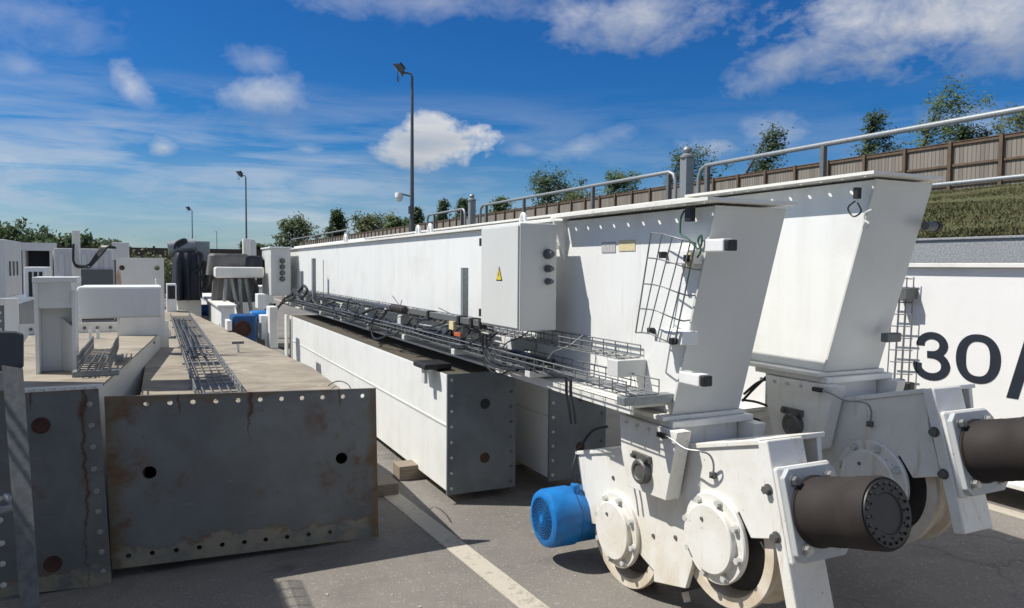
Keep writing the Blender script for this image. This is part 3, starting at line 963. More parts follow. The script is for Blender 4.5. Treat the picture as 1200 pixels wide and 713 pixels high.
def end_beam(name, label, off, length, main):
    off = Vector(off)
    root = empty(name, Vector((2.25, 2.7, 0)) + off - Vector((0, 0, off.z)), label, 'crane beam')
    # box girder with a raked end: the near section
    yT, yB = 2.35, 2.605
    far = 13.35 if main else 16.0
    body = MB()
    body.prism([(XA0, yT, ZT), (XA0, far, ZT), (XA0, far, 0.955), (XA0, yB, 0.955)], (XA1 - XA0, 0, 0))
    g = body.build('box_girder', WHITE, root, bevel=0.004, off=off)
    # top flange: near section wider, drilled
    ys, ye = 2.28, 3.55
    x0, x1 = XA0 - 0.105, XA1 + 0.015
    n = 10
    hl = [(0.10 + k * 0.122, 0.0118) for k in range(n)]
    MB().sheet([(x0, ys, ZT + .018), (x0, ye, ZT + .018), (x1, ye, ZT + .018), (x1, ys, ZT + .018)],
               [(0.060, 0.03, hl)]).build('top_flange', WHITE_OLD, root, thick=0.014, off=off)
    MB().box(XA0 - 0.03, XA1 + 0.03, ye, far + .02, ZT + .001, ZT + .021).build('top_flange', WHITE_OLD, root, bevel=0.003, off=off)
    MB().box(XA0 - 0.075, XA1 + 0.03, yB - .03, far, 0.935, 0.954).build('bottom_flange', WHITE_OLD, root, bevel=0.003, off=off)
    MB().prism([(XA0 - .08, 3.56, ZT - .001), (XA0, 3.56, ZT - .001), (XA0, 3.56, ZT - .22), (XA0 - .012, 3.56, ZT - .22)], (0, 0.015, 0)).build('gusset', WHITE, root, off=off)
    # raked end plate slightly proud
    MB().prism([(XA0 - .012, yT - .012, ZT), (XA1 + .012, yT - .012, ZT), (XA1 + .012, yB - .012, 0.955), (XA0 - .012, yB - .012, 0.955)], (0, 0.0135, 0)).build('end_plate', GREYW, root, bevel=0.002, off=off)
    # neck plates and neck box
    MB().box(XA0 - .04, XA1 + .06, 2.55, 3.02, 0.905, 0.934).build('neck_flange', TRUCKW, root, bevel=0.003, off=off)
    # saddle (inverted hopper) with pin boss
    poly = [at(*q, X=1.985) for q in ((726, 486), (794, 507), (780, 587), (735, 570), (728, 527))]
    poly = [Vector((1.985, p.y, min(p.z, 0.904))) for p in poly]
    sd = MB().prism(poly, (0.075, 0, 0))
    sad = sd.build('saddle_plate', TRUCKW, root, bevel=0.003, off=off)
    MB().prism([p + Vector((0.44, 0, 0)) for p in poly], (0.06, 0, 0)).build('rear_saddle_plate', TRUCKW, sad, bevel=0.003, off=off)
    MB().box(2.065, 2.42, 2.60, 3.0, 0.66, 0.904).build('neck_box', TRUCKW, root, bevel=0.003, off=off)
    pc = at(755, 552, X=1.985)
    MB().lathe(pc, (-1, 0, 0), [(-.01, .03), (-.01, .056), (0.03, .056), (0.036, .05), (0.036, .038), (0.03, 0.034), (0.03, .02)], 32).build('pivot_pin', DSTEEL, sad, smooth=True, off=off)
    MB().box(1.967, 1.984, pc.y - .055, pc.y + .075, pc.z + .045, pc.z + .078).build('keeper_plate', DSTEEL, sad, bevel=0.002, off=off)
    for yy in (pc.y + .055, pc.y - .035):
        hexbolt(MB(), (1.967, yy, pc.z + .062), (-1, 0, 0), 0.011, 0.016).build('keeper_bolt', DSTEEL, sad, off=off)
    for k in range(5):
        y = 2.60 + k * 0.085
        hexbolt(MB(), (1.985, y, 0.878), (-1, 0, 0), 0.0085, 0.012, False).build('sun_spot_bolt', BOLTW, sad, off=off)  # pale heads stand in for sun spots through the flange holes
    # cable lug with thin conduit on the saddle
    s1 = at(776, 510, X=1.96)
    MB().tube([s1] + [at(a_, b_, X=x_) for a_, b_, x_ in ((787, 515, 1.965), (803, 526, 1.975), (820, 529, 2.0), (831, 533, 2.03), (836, 543, 2.055), (836, 556, 2.074))], 0.0042, 6, smooth=5).build('thin_conduit', GALV, sad, smooth=True, off=off)
    q1 = at(836, 557, X=2.072)
    MB().box(q1.x - .012, q1.x + .007, q1.y - .012, q1.y + .012, q1.z - .012, q1.z + .012).build('conduit_gland', DSTEEL, sad, off=off)
    MB().box(s1.x - .008, s1.x + .01, s1.y - .02, s1.y + .03, s1.z - .012, s1.z + .008).build('conduit_clip', BLACK, sad, off=off)
    wheel_truck(root, off, main)
    return root


# --- beam A (the foreground beam)
A = end_beam('crane_end_beam', 'long white steel beam nearest the camera with cable baskets, switch cabinet and blue motor', (0, 0, 0), 11, True)

# ends stubs: square rubber tipped buffers on the raked end
for q0, q1 in (((839, 288), (868, 287)), ((812, 441), (840, 443))):
    p = at(*q0, X=2.06)
    z, y = p.z, p.y
    st = MB()
    st.box(2.0, 2.055, y - .11, y + 0.02, z - .028, z + .024)
    s = st.build('buffer_arm', WHITE, A, bevel=0.006)
    MB().box(2.004, 2.051, y - .135, y - .111, z - .024, z + .02).build('rubber_tip', BLACK, s, bevel=0.005)

# cabinets
cab = MB().box(1.72, 1.94, 3.465, 3.965, 1.262, 1.83).build('switch_cabinet', GREYW, A, bevel=0.006)
MB().box(1.711, 1.7195, 3.475, 3.955, 1.275, 1.818).build('cabinet_door', GREYW, cab, bevel=0.003)
for z in (1.74, 1.33):
    MB().box(1.706, 1.718, 3.957, 3.975, z - .02, z + .025).build('hinge', BLACK, cab)
MB().box(1.941, 2.049, 3.60, 3.64, 1.70, 1.74).build('cabinet_bracket', WHITE, cab)
MB().box(1.941, 2.049, 3.80, 3.84, 1.36, 1.40).build('cabinet_bracket', WHITE, cab)
for py, r in ((298, .021), (315, .016), (330, .014)):
    p = at(642, py, Y=3.46)
    gl = MB()
    gl.lathe(p, (0, -1, 0), [(-.003, .01), (-.003, r * 1.3), (0.008, r * 1.3), (0.008, r), (0.035, r), (0.04, r * .8), (0.052, r * .7), (0.052, r * .3)], 20)
    gl.build('cable_gland', DGALV, cab, smooth=True)
p = at(585, 322, X=1.71)
sg = MB()
sg.prism([(1.7105, p.y - .040, p.z - .033), (1.7105, p.y + .040, p.z - .033), (1.7105, p.y, p.z + .045)], (-.0015, 0, 0))
sgo = sg.build('warning_sign', BLACK, cab)
MB().prism([(1.7088, p.y - .031, p.z - .028), (1.7088, p.y + .031, p.z - .028), (1.7088, p.y, p.z + .032)], (-.0015, 0, 0)).build('sign_face', YELLOW, sgo)
MB().prism([(1.7071, p.y + .003, p.z + .018), (1.7071, p.y - .006, p.z - .002), (1.7071, p.y - .001, p.z - .002), (1.7071, p.y - .004, p.z - .02), (1.7071, p.y + .007, p.z + .003), (1.7071, p.y + .001, p.z + .003)], (-.001, 0, 0)).build('lightning_bolt', BLACK, sgo)

cab2 = MB().box(1.64, 1.94, 12.05, 13.1, 1.12, 1.86).build('far_cabinet', GREYW, A, bevel=0.008)
MB().box(1.62, 1.96, 12.02, 13.13, 1.861, 1.885).build('cabinet_roof', WHITE, cab2, bevel=0.004)
for py in (306, 313, 320, 327):
    p = at(331, py, Y=12.045)
    MB().lathe(p, (0, -1, 0), [(-.003, .01), (-.003, .042), (0.02, .042), (0.02, .03), (0.07, .028), (0.07, .01)], 16).build('cable_gland', DGALV, cab2, smooth=True)

# cable baskets along beam A
tr1 = basket(MB(), 1.80, 1.97, 2.60, 12.0, 1.055, 0.060, 0.105, 4, 0.0029).build('lower_cable_basket', WIRE, A)
tr2 = basket(MB(), 1.90, 2.035, 2.83, 11.6, 1.185, 0.055, 0.105, 3, 0.0028).build('upper_cable_basket', WIRE, A)
# cables lying in the baskets
rnd = random.Random(11)
for k in range(20):
    x = 1.815 + 0.0072 * k
    y0 = 3.35 + rnd.random() * 0.3
    pts = [(x + rnd.uniform(-.008, .008), y0 + j * 0.8, 1.066 + rnd.uniform(0, .045)) for j in range(int((11.9 - y0) / 0.8) + 1)]
    MB().tube(pts, 0.0075 + 0.003 * rnd.random(), 6, smooth=3).build('power_cable', BLACKC if k % 4 else DGALV, A, smooth=True)
for k in range(9):
    x = 1.915 + 0.012 * k
    y0 = 4.4 + rnd.random() * 0.4
    pts = [(x + rnd.uniform(-.01, .01), y0 + j * 0.8, 1.198 + rnd.uniform(0, .02)) for j in range(int((11.5 - y0) / 0.8) + 1)]
    MB().tube(pts, 0.008, 6, smooth=3).build('power_cable', BLACKC if k % 3 else DGALV, A, smooth=True)
# basket brackets: galvanised arms from the web, white end gutter
for i, y in enumerate([2.62, 3.5, 4.6, 5.7, 6.8, 7.9, 9.0, 10.1, 11.2]):
    MB().box(1.785, 2.048, y - .03, y + .03, 1.012, 1.050).build('basket_bracket', GREYW if i else GALV, A, bevel=0.004)
for i, y in enumerate([2.80, 3.9, 5.0, 6.1, 7.2, 8.3, 9.4, 10.5]):
    MB().box(1.89, 2.048, y, y + .09, 1.10, 1.178).build('upper_bracket', GREYW, A, bevel=0.004)
MB().box(1.885, 2.048, 2.66, 4.1, 0.985, 0.999).build('basket_ledge', WHITE_OLD, A)
MB().box(1.99, 2.048, 4.11, 12.0, 0.985, 0.999).build('basket_ledge', WHITE_OLD, A)
MB().box(1.875, 1.884, 2.66, 4.1, 0.956, 1.0).build('basket_ledge_lip', WHITE_OLD, A)

# uprights (galvanised channel) and whip antennas by the baskets
for px, pb, pt, w, X in ((541, 375, 314, .040, 1.86), (366, 350, 303, .09, 1.86), (352, 345, 318, .075, 1.88)):
    pa, pz = at(px, pb, X=X), at(px, pt, X=X)
    c = MB()
    c.box(X, X + .006, pa.y - w / 2, pa.y + w / 2, pa.z - .12, pz.z)
    c.box(X + .006, X + .04, pa.y - w / 2, pa.y - w / 2 + .006, pa.z - .12, pz.z)
    c.box(X + .006, X + .04, pa.y + w / 2 - .006, pa.y + w / 2, pa.z - .12, pz.z)
    c.build('channel_upright', GALV, A, bevel=0.001)
for (a, b_) in (((379, 355), (379, 305)), ((478, 372), (460, 347)), ((506, 372), (487, 361)), ((535, 371), (514, 361)), ((466, 370), (471, 352))):
    p, q = at(*a, X=1.84), at(*b_, X=1.80)
    MB().tube([p, q], 0.0035, 5).build('cable_tie_whip', DGALV, A)
# horizontal strut with clamps and coil connector
y1, y2 = at(565, 375, X=1.82).y, at(482, 370, X=1.82).y
zc = at(540, 375, X=1.82).z
MB().box(1.80, 1.841, y1, y2, zc - .02, zc + .02).build('strut_bar', DGALV, A, bevel=0.003)
MB().box(1.795, 1.846, y1 - .02, y1, zc - .03, zc + .035).build('strut_cap', BLACK, A)
for q in (505, 541, 556):
    yy = at(q, 375, X=1.82).y
    MB().box(1.79, 1.851, yy - .02, yy + .02, zc - .03, zc + .028).build('strut_clamp', BLACK, A, bevel=0.003)
yc = at(466, 374, X=1.82).y
prof = [(0, .01)]
for k in range(6):
    prof += [(k * .06, .02), (k * .06 + .012, .033), (k * .06 + .042, .033), (k * .06 + .055, .02)]
prof += [(.37, .01)]
MB().lathe((1.82, yc - .2, zc), (0, 1, 0), prof, 20).build('coil_connector', simple('reddish_plastic', (0.065, 0.045, 0.045), 0.5, 0, .5, 20), A, smooth=True)
p = at(530, 383, X=1.79)
MB().box(1.785, 1.80, p.y - .03, p.y + .05, p.z - .02, p.z + .035).build('yellow_tag', PYELLOW, A)
p = at(536, 392, X=1.79)
MB().box(1.785, 1.80, p.y - .06, p.y + .05, p.z - .012, p.z + .012).build('red_tag', simple('red_orange_tape', (0.5, 0.12, 0.04), .5), A)
p0_ = at(430, 372, X=1.82)
MB().tube([at(*q, X=1.82) for q in ((425, 368), (438, 362), (450, 361), (452, 366), (445, 374), (432, 379), (420, 376))], 0.012, 6, smooth=5).build('loose_cable', BLACKC, A, smooth=True)
# loose cables curling around far cabinet
for pts in (((352, 340), (356, 335), (360, 341), (355, 348), (350, 343), (354, 338)), ((343, 345), (334, 350), (328, 358), (322, 362), (317, 356)),
            ((345, 350), (330, 356), (320, 372), (317, 392), (322, 404), (332, 409)), ((322, 357), (314, 359), (310, 366))):
    MB().tube([at(*q, X=1.8) for q in pts], 0.02, 6, smooth=5).build('loose_cable', BLACKC, A, smooth=True)
# bundle dropping under the near cabinet
for i, pts in enumerate((((566, 392), (566, 408), (572, 424), (588, 432), (606, 434)), ((570, 392), (571, 410), (580, 424), (598, 430), (622, 434)),
                         ((574, 391), (576, 405), (586, 420), (606, 425), (630, 436)), ((562, 390), (563, 402), (566, 418), (578, 428), (592, 428)),
                         ((566, 425), (577, 436), (590, 438), (602, 428), (612, 420), (624, 417), (631, 428)),
                         ((580, 430), (592, 425), (605, 417), (620, 416), (630, 422), (640, 432)))):
    MB().tube([at(*q, X=1.78 + 0.012 * i) for q in pts], 0.0085 if i < 4 else 0.006, 8, smooth=6).build('drop_cable', BLACKC, A, smooth=True)
for dx, dy in ((0, 0), (5, 0)):
    MB().tube([at(*q, X=1.79) for q in ((640 + dx, 436), (655 + dx, 441), (663 + dx, 445), (664 + dx, 462), (667 + dx, 480), (669 + dx, 497))], 0.0075, 8, smooth=5).build('hanging_cable', BLACKC, A, smooth=True)

# guard cage near the raked end
TOP = [(763, 273), (778, 275), (792, 279), (805, 283), (815, 285)]
BOT = [(745, 390), (753, 390), (762, 391), (776, 398), (790, 404)]
XS_ = [1.93, 1.90, 1.90, 1.92, 1.95]


def cage(u, v):
    i = min(int(u), 3)
    f = u - i
    px = (TOP[i][0] * (1 - f) + TOP[i + 1][0] * f) * (1 - v) + (BOT[i][0] * (1 - f) + BOT[i + 1][0] * f) * v
    py = (TOP[i][1] * (1 - f) + TOP[i + 1][1] * f) * (1 - v) + (BOT[i][1] * (1 - f) + BOT[i + 1][1] * f) * v
    X = XS_[i] * (1 - f) + XS_[i + 1] * f
    return at(px, py, X=X)


cg = MB()
for u in (0, 0.85, 1.7, 2.6, 3.4, 4):
    cg.tube([cage(u, v / 6) for v in range(7)], 0.003 if u not in (0, 4) else 0.0038, 6)
for v in (0, 0.25, 0.51, 0.76, 1.0):
    cg.tube([cage(u * 0.5, v) for u in range(9)], 0.0033, 6)
for v in (0.25, 0.51, 0.76):
    e = cage(4, v)
    cg.tube([e, Vector((1.985, e.y + .01, e.z - .005)), Vector((2.049, e.y + .05, e.z - .005))], 0.0035, 6)
cg.build('guard_cage', WIRE, A, smooth=True)
for q0, q1, X in (((779, 297), (810, 313), 1.965), ((766, 388), (803, 404), 1.965)):
    p, r_ = at(*q0, X=X), at(*q1, X=X)
    MB().box(X, 2.049, r_.y + .02, p.y - .005, p.z - .045, p.z + .012).build('limit_switch_box', WHITE, A, bevel=0.004)
for q in ((777, 299), (806, 303), (763, 388), (789, 400)):
    p = at(*q, X=1.95)
    MB().box(1.935, 1.964, p.y - .012, p.y + .012, p.z - .014, p.z + .014).build('cage_clamp', BLACK, A, bevel=0.003)
# loop of green-grey cable from the flange and small black lug
p = at(809, 250, X=2.0)
MB().box(1.985, 2.012, p.y - .02, p.y + .02, p.z - .035, p.z + .03).build('black_lug', BLACK, A, bevel=0.004)
MB().tube([at(*q, X=1.99) for q in ((802, 247), (798, 256), (797, 268), (798, 275), (806, 280), (812, 286), (818, 292), (822, 286), (822, 276), (818, 282), (821, 294), (817, 302))], 0.0045, 6, smooth=5).build('green_earth_cable', simple('green_cable', (0.06, 0.14, 0.09), 0.5), A, smooth=True)
p = at(808, 305, X=1.955)
MB().box(1.95, 1.964, p.y - .014, p.y + .014, p.z - .03, p.z + .03).build('yellowed_tag', PYELLOW, A)
for q0, q1, m in (((705, 284), (721, 296), PGREY), ((725, 282), (744, 294), PYELLOW)):
    p, r_ = at(*q0, X=2.047), at(*q1, X=2.047)
    MB().box(2.0465, 2.0495, r_.y, p.y, r_.z, p.z).build('label_plate', m, A)
# second cable lug on the saddle and loose coil behind neck
MB().tube([at(*q, Y=2.99) for q in ((870, 500), (874, 494), (884, 491), (892, 495), (893, 504), (884, 507), (875, 503), (880, 497), (890, 500))], 0.006, 6, smooth=5).build('loose_cable', BLACKC, A, smooth=True)
# lifting lugs on the top flange
for px, n_ in ((613, 1), (497, 2), (405, 1)):
    p = at(px, 262, X=2.10)
    for k in range(n_):
        y = at(px + (k - .5) * 14 * (n_ - 1), 262, X=2.10).y
        s_ = 1.0 if px > 600 else (1.25 if px > 450 else 1.6)
        z0 = ZT + .021
        pts = [(2.10, y + .035 * s_, z0)] + [(2.10, y + .030 * s_ * math.cos(t * math.pi / 8), z0 + .025 * s_ + .035 * s_ * math.sin(t * math.pi / 8)) for t in range(9)] + [(2.10, y - .035 * s_, z0)]
        MB().tube(pts, 0.011 * s_, 8).build('lifting_lug', WHITE, A, smooth=True)
# flange rail further along the top of A
MB().box(2.2, 2.26, 8.5, 13.3, ZT + .022, ZT + .07).build('top_rail', WHITE, A, bevel=0.003)

# drooping odds and ends of cable along the baskets
rnd = random.Random(21)
for k in range(34):
    y0 = rnd.uniform(3.7, 10.8)
    ln = rnd.uniform(.25, .9)
    x0_ = rnd.uniform(1.80, 1.92)
    z0_ = rnd.uniform(1.10, 1.22)
    dz_ = rnd.uniform(-.17, .07)
    MB().tube([(x0_, y0, z0_), (x0_ - .03, y0 + ln * .3, z0_ + dz_ * .8), (x0_ - rnd.uniform(0, .05), y0 + ln * .65, z0_ + dz_), (x0_ + .02, y0 + ln, 1.09)], rnd.uniform(.005, .009), 6, smooth=5).build('loose_cable', BLACKC, A, smooth=True)
for k in range(14):
    y = 3.3 + k * .55
    MB().tube([(1.80, y, 1.13), (1.86, y + .05, 1.16), (1.93, y + .02, 1.19), (1.99, y - .03, 1.25)], .004, 5, smooth=3).build('tie_wire', DGALV, A, smooth=True)

# --- beam B behind it
OB = Vector((0.865, -0.055, 0.15))
B = end_beam('crane_end_beam', 'white steel beam standing just behind the foreground one, its raked end reaching furthest right', OB, 14, False)
# round and square stubs at its right edge
p = at(1084, 265, Y=2.28)
st = MB().lathe(p, (1, 0, 0), [(0, .02), (0, .021), (0.07, .021), (0.07, .01)], 20).build('buffer_arm', DGALV, B, smooth=True)
MB().lathe(p + Vector((.0705, 0, 0)), (1, 0, 0), [(0, .01), (0, .025), (.012, .025), (.012, .018), (.03, .02), (.03, .01)], 20).build('rubber_tip', BLACK, st, smooth=True)
p = at(1036, 396, Y=2.42)
MB().box(p.x, p.x + .10, 2.40, 2.44, p.z - .022, p.z + .022).build('sensor_stub', DGALV, B, bevel=0.005)
p = at(1006, 236, X=2.87)
MB().tube([p + Vector((-.02, 0, 0)), p + Vector((-.03, .03, -.03)), p + Vector((-.03, .0, -.07)), p + Vector((-.03, -.04, -.05)), p + Vector((-.03, -.02, -.01))], .004, 6, smooth=6).build('wire_loop', BLACKC, B, smooth=True)
p = at(1006, 228, X=2.87)
MB().box(p.x - .02, p.x + .005, p.y - .012, p.y + .012, p.z - .02, p.z + .03).build('black_lug', BLACK, B)
MB().tube([at(*q, X=2.88) for q in ((1022, 246), (1014, 250), (1013, 258), (1018, 262), (1016, 268))], 0.005, 6, smooth=5).build('wire_hook', GREYW, B, smooth=True)
for pts in (((870, 470), (884, 455), (899, 441)), ((872, 462), (886, 450), (899, 444)), ((870, 469), (885, 471), (900, 476))):
    MB().tube([at(*q, X=2.86) for q in pts], 0.007, 6, smooth=5).build('power_cable', BLACKC, B, smooth=True)

# --- beam C with the painted number
C = empty('crane_end_beam', (5.45, 6, 0), 'tall white beam at the right edge painted with large dark digits', 'crane beam')
MB().box(5.2, 5.75, -2.0, 16, 0.19, 1.62).build('box_girder', WHITE_NEW, C, bevel=0.004)
MB().box(5.155, 5.80, -2.02, 16.02, 1.621, 1.652).build('top_flange', WHITE_OLD, C, bevel=0.003)
MB().box(5.10, 5.85, -2.02, 16.02, 0.158, 0.189).build('bottom_flange', WHITE_OLD, C, bevel=0.003)


def ribbon(b, pts, ws, X, close=False):
    """flat stroke in the YZ plane; pts = (y, z), ws = widths"""
    n = len(pts)
    L, Rr = [], []
    for i in range(n):
        a = Vector(pts[(i - 1) % n] if close else pts[max(i - 1, 0)])
        c = Vector(pts[(i + 1) % n] if close else pts[min(i + 1, n - 1)])
        t = (c - a).normalized()
        nn = Vector((-t.y, t.x)) * ws[i] / 2
        p = Vector(pts[i])
        L.append((p + nn)); Rr.append((p - nn))
    m = n if close else n - 1
    vl = [b.bm.verts.new((X, q.x, q.y)) for q in L]
    vr = [b.bm.verts.new((X, q.x, q.y)) for q in Rr]
    for i in range(m):
        j = (i + 1) % n
        b.bm.faces.new((vl[i], vl[j], vr[j], vr[i]))


def digits():
    X = 5.1975
    p3t, p3b = at(1092, 389, X=X), at(1092, 446, X=X)
    z1, z0 = p3t.z, p3b.z
    H = z1 - z0
    # 3: from the upper-left tip round to the lower-left tip; left is +Y
    yl, yr = at(1070, 420, X=X).y, at(1114, 420, X=X).y
    cy, hw = (yl + yr) / 2, (yl - yr) / 2
    sw = 0.070
    b = MB()
    pts, ws = [], []
    r1y, r1z = hw * 0.86 - sw / 2, H * 0.255 - sw * 0.30
    c1 = z1 - sw * .40 - r1z
    for k in range(0, 21):
        t = rad(188 - k * (188 + 82) / 20)
        pts.append((cy - r1y * math.cos(t), c1 + r1z * math.sin(t)))
        ws.append(sw * (0.98 - 0.22 * abs(math.sin(t))))
    pts.append((cy + .035, c1 - r1z)); ws.append(sw * .72)
    b1 = pts
    ribbon(b, pts, ws, X)
    pts, ws = [(cy + .035, c1 - r1z - .001)], [sw * .72]
    r2y, r2z = hw - sw / 2, (H - (z1 - c1) - r1z - sw * .36) / 2
    c2 = z0 + sw * .38 + r2z
    for k in range(0, 21):
        t = rad(84 - k * (84 + 190) / 20)
        pts.append((cy - r2y * math.cos(t), c2 + r2z * math.sin(t)))
        ws.append(sw * (1.02 - 0.24 * abs(math.sin(t))))
    ribbon(b, pts, ws, X - .0004)
    b.build('digit_three', NAVY, C, thick=0.002)
    # 0
    yl, yr = at(1120, 422, X=X).y, at(1173, 422, X=X).y
    za, zb = at(1147, 392, X=X).z, at(1147, 450, X=X).z
    cy, hw, cz, hz = (yl + yr) / 2, (yl - yr) / 2, (za + zb) / 2, (za - zb) / 2
    pts, ws = [], []
    for k in range(48):
        t = 2 * math.pi * k / 48
        cs, sn = math.cos(t), math.sin(t)
        e = 0.86
        pts.append((cy + (hw - sw / 2 * 1.05) * math.copysign(abs(cs) ** e, cs), cz + (hz - sw * .37) * math.copysign(abs(sn) ** e, sn)))
        ws.append(sw * (1.05 - 0.32 * abs(sn) ** 1.5))
    b = MB()
    ribbon(b, pts, ws, X, True)
    b.build('digit_zero', NAVY, C, thick=0.002)
    # slash
    p, q = at(1186, 467, X=X), at(1209, 395, X=X)
    b = MB()
    w = .038
    b.prism([(X - .001, p.y + w, p.z), (X - .001, q.y + w, q.z), (X - .001, q.y - w, q.z), (X - .001, p.y - w, p.z)], (.002, 0, 0))
    b.build('slash', NAVY, C)
    # the next digits beyond the picture's edge
    c = MB()
    y3 = q.y - .16
    pts = [(y3 + .14 * math.cos(2 * math.pi * k / 36), cz - .01 + (hz - .03) * math.sin(2 * math.pi * k / 36)) for k in range(36)]


digits()
# cable ladder cage on C beside the numbers
cgc = MB()
for px in (1041, 1049, 1057, 1066):
    cgc.tube([at(px + (5 if px > 1060 else 6), 325, X=5.15), at(px - 3, 470, X=5.15)], .005, 6)
for py in range(326, 470, 14):
    cgc.tube([at(1043, py, X=5.15), at(1069, py + 1, X=5.15)], .005, 6)
cgc.build('ladder_cage', WIRE, C, smooth=True)
p = at(1058, 344, X=5.1)
MB().box(5.07, 5.199, p.y - .05, p.y + .08, p.z - .04, p.z + .04).build('limit_switch_box', DGALV, C)
for q in ((1052, 452), (1063, 456)):
    p = at(*q, X=5.0)
    MB().box(4.99, 5.05, p.y - .03, p.y + .03, p.z - .05, p.z + .05).build('cage_clamp', BLACK, C, bevel=.01)


# ------------------------------------------------------------------ joint girders lying on timber
def box_body(b, near, far, zt0, zt1, zb0, zb1):
    """near/far = (xl, xr, y); top z left/right, bottom z left/right"""
    return b.quadbox([(near[0], near[2], zb0), (near[1], near[2], zb1), (far[1], far[2], zb1), (far[0], far[2], zb0),
                      (near[0], near[2], zt0), (near[1], near[2], zt1), (far[1], far[2], zt1), (far[0], far[2], zt0)])


def bolts_col(parent, x, y, zs, r=0.011, mat=None):
    for z in zs:
        MB().lathe((x, y, z), (0, -1, 0), [(-.002, .003), (-.002, r), (.007, r), (.011, r * .6), (.011, .002)], 12).build('joint_bolt', mat or BOLTW, parent, smooth=True)


# G2 / G3: the two white girders with grey end plates beneath beam A
def white_girder(x0, x1, y, z0, z1, far, label):
    g = empty('steel_girder', ((x0 + x1) / 2, y, 0), label, 'girder')
    MB().box(x0 + .015, x1 - .015, y + .021, far, z0 + .0, z1 - .0).build('box_girder', WHITE, g, bevel=0.003)
    pl = MB().box(x0, x1, y, y + .02, z0 - .015, z1 + .012).build('joint_plate', PLATE2, g, bevel=0.002)
    MB().box(x0 + .02, x1 - .02, y + .022, far, z1 + .0005, z1 + .004).build('brown_top_sheet', BROWNTOP, g)  # thin dark brown sheet over the girder's top face
    # thin weld seam strip along the web
    zm = z0 + (z1 - z0) * 0.565
    MB().box(x0 + .009, x0 + .0148, y + .022, far, zm - .006, zm + .006).build('web_seam', GREYW, g)
    n = 8
    bolts_col(g, x0 + .028, y, [z0 + .03 + (z1 - z0 - .06) * k / (n - 1) for k in range(n)])
    bolts_col(g, x1 - .035, y, [z0 + .03 + (z1 - z0 - .06) * k / (n - 1) for k in range(n)], mat=DSTEEL)
    for z, m in ((z0 + (z1 - z0) * 0.74, DARKEND), (z0 + (z1 - z0) * 0.27, RUST)):
        MB().lathe(((x0 + x1) / 2 + .02, y, z), (0, -1, 0), [(-.001, .01), (-.001, .036), (.002, .036), (.0025, .01)], 24).build('plugged_hole', m, pl, smooth=True)
    b = MB()
    b.box(x0 + .0, x0 + .014, far - .15, far, z0, z1)
    b.build('end_angle', WHITE_OLD, g)
    return g


pa, pb = at(524, 578, Y=4.60), at(524, 434, Y=4.60)
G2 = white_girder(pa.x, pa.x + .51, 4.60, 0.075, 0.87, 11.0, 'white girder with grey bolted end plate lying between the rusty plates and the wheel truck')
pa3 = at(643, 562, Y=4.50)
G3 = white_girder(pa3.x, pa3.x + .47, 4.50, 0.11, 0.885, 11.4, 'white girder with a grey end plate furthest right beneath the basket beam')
# black clamp and hanging strap on G2
p = at(497, 418, X=1.70)
MB().box(1.66, 1.86, p.y - .13, p.y + .13, .886, .925).build('rubber_packer', BLACK, G2, bevel=.01)
p = at(496, 436, X=1.69)
MB().box(1.688, 1.712, p.y - .03, p.y + .03, .78, .90).build('packer_strap', GREYW, G2)
# far end: flange angle with bolts of another piece seen left of G2
p0 = at(335, 384, d=10.0)
ea = MB().box(1.69, 1.712, 10.9, 11.08, .11, .885).build('bolted_angle', WHITE_OLD, G2)
# wooden packers
WB = 'short sawn timber block '
def wood(x0, x1, y0, y1, z0, z1, lab):
    tag(MB().box(x0, x1, y0, y1, z0, z1).build('timber_block', BLOCKW, bevel=.006), lab, 'timber block', 'timber blocks under the girders')
p = at(444, 582, Z=0.0)
wood(0.62, 1.52, p.y - .02, p.y + .20, 0.0, 0.085, WB + 'poking out right of the big rusty plate')
wood(1.62, 2.0, 5.25, 5.42, 0.0, 0.108, WB + 'lying under the left white girder, its end in sun')
wood(2.02, 2.12, 5.25, 5.42, 0.0, 0.108, WB + 'standing behind another under the left white girder')
wood(2.45, 2.85, 5.3, 5.5, 0.0, 0.108, WB + 'under the white girder furthest right')
wood(2.1, 2.55, 8.0, 8.2, 0.886, 0.934, 'flat timber packer wedged between the basket beam and lower girder')
wood(2.1, 2.55, 10.3, 10.5, 0.886, 0.934, 'flat timber packer at the far end under the basket beam')
# (third beams sit on trestles: blocks under B and C)
wood(5.3, 5.7, 1.2, 1.45, 0.0, 0.157, WB + 'under the near end of the numbered beam')
wood(5.3, 5.7, 9.2, 9.45, 0.0, 0.157, WB + 'under the far end of the numbered beam')
wood(0.1, 0.6, 9.5, 9.7, 0.0, 0.085, WB + 'hidden deep beneath the far half of the beige girder')

# G1: girder with the large rusty end plate
G1 = empty('steel_girder', (0.45, 4.2, 0), 'beige topped girder with wide rust streaked end plate and cable basket', 'girder')
YP = 4.20
c4 = [at(131, 667, Y=YP), at(443, 628, Y=YP), at(440, 455, Y=YP), at(122, 465, Y=YP)]
W1 = (c4[1] - c4[0]).length
H1 = (c4[3] - c4[0]).length


def urow(pxs, py_of, W, ca, cb, Y):
    r = []
    for px in pxs:
        t = (at(px, py_of, Y=Y).x - ca.x) / (cb.x - ca.x)
        r.append(t * W)
    return r


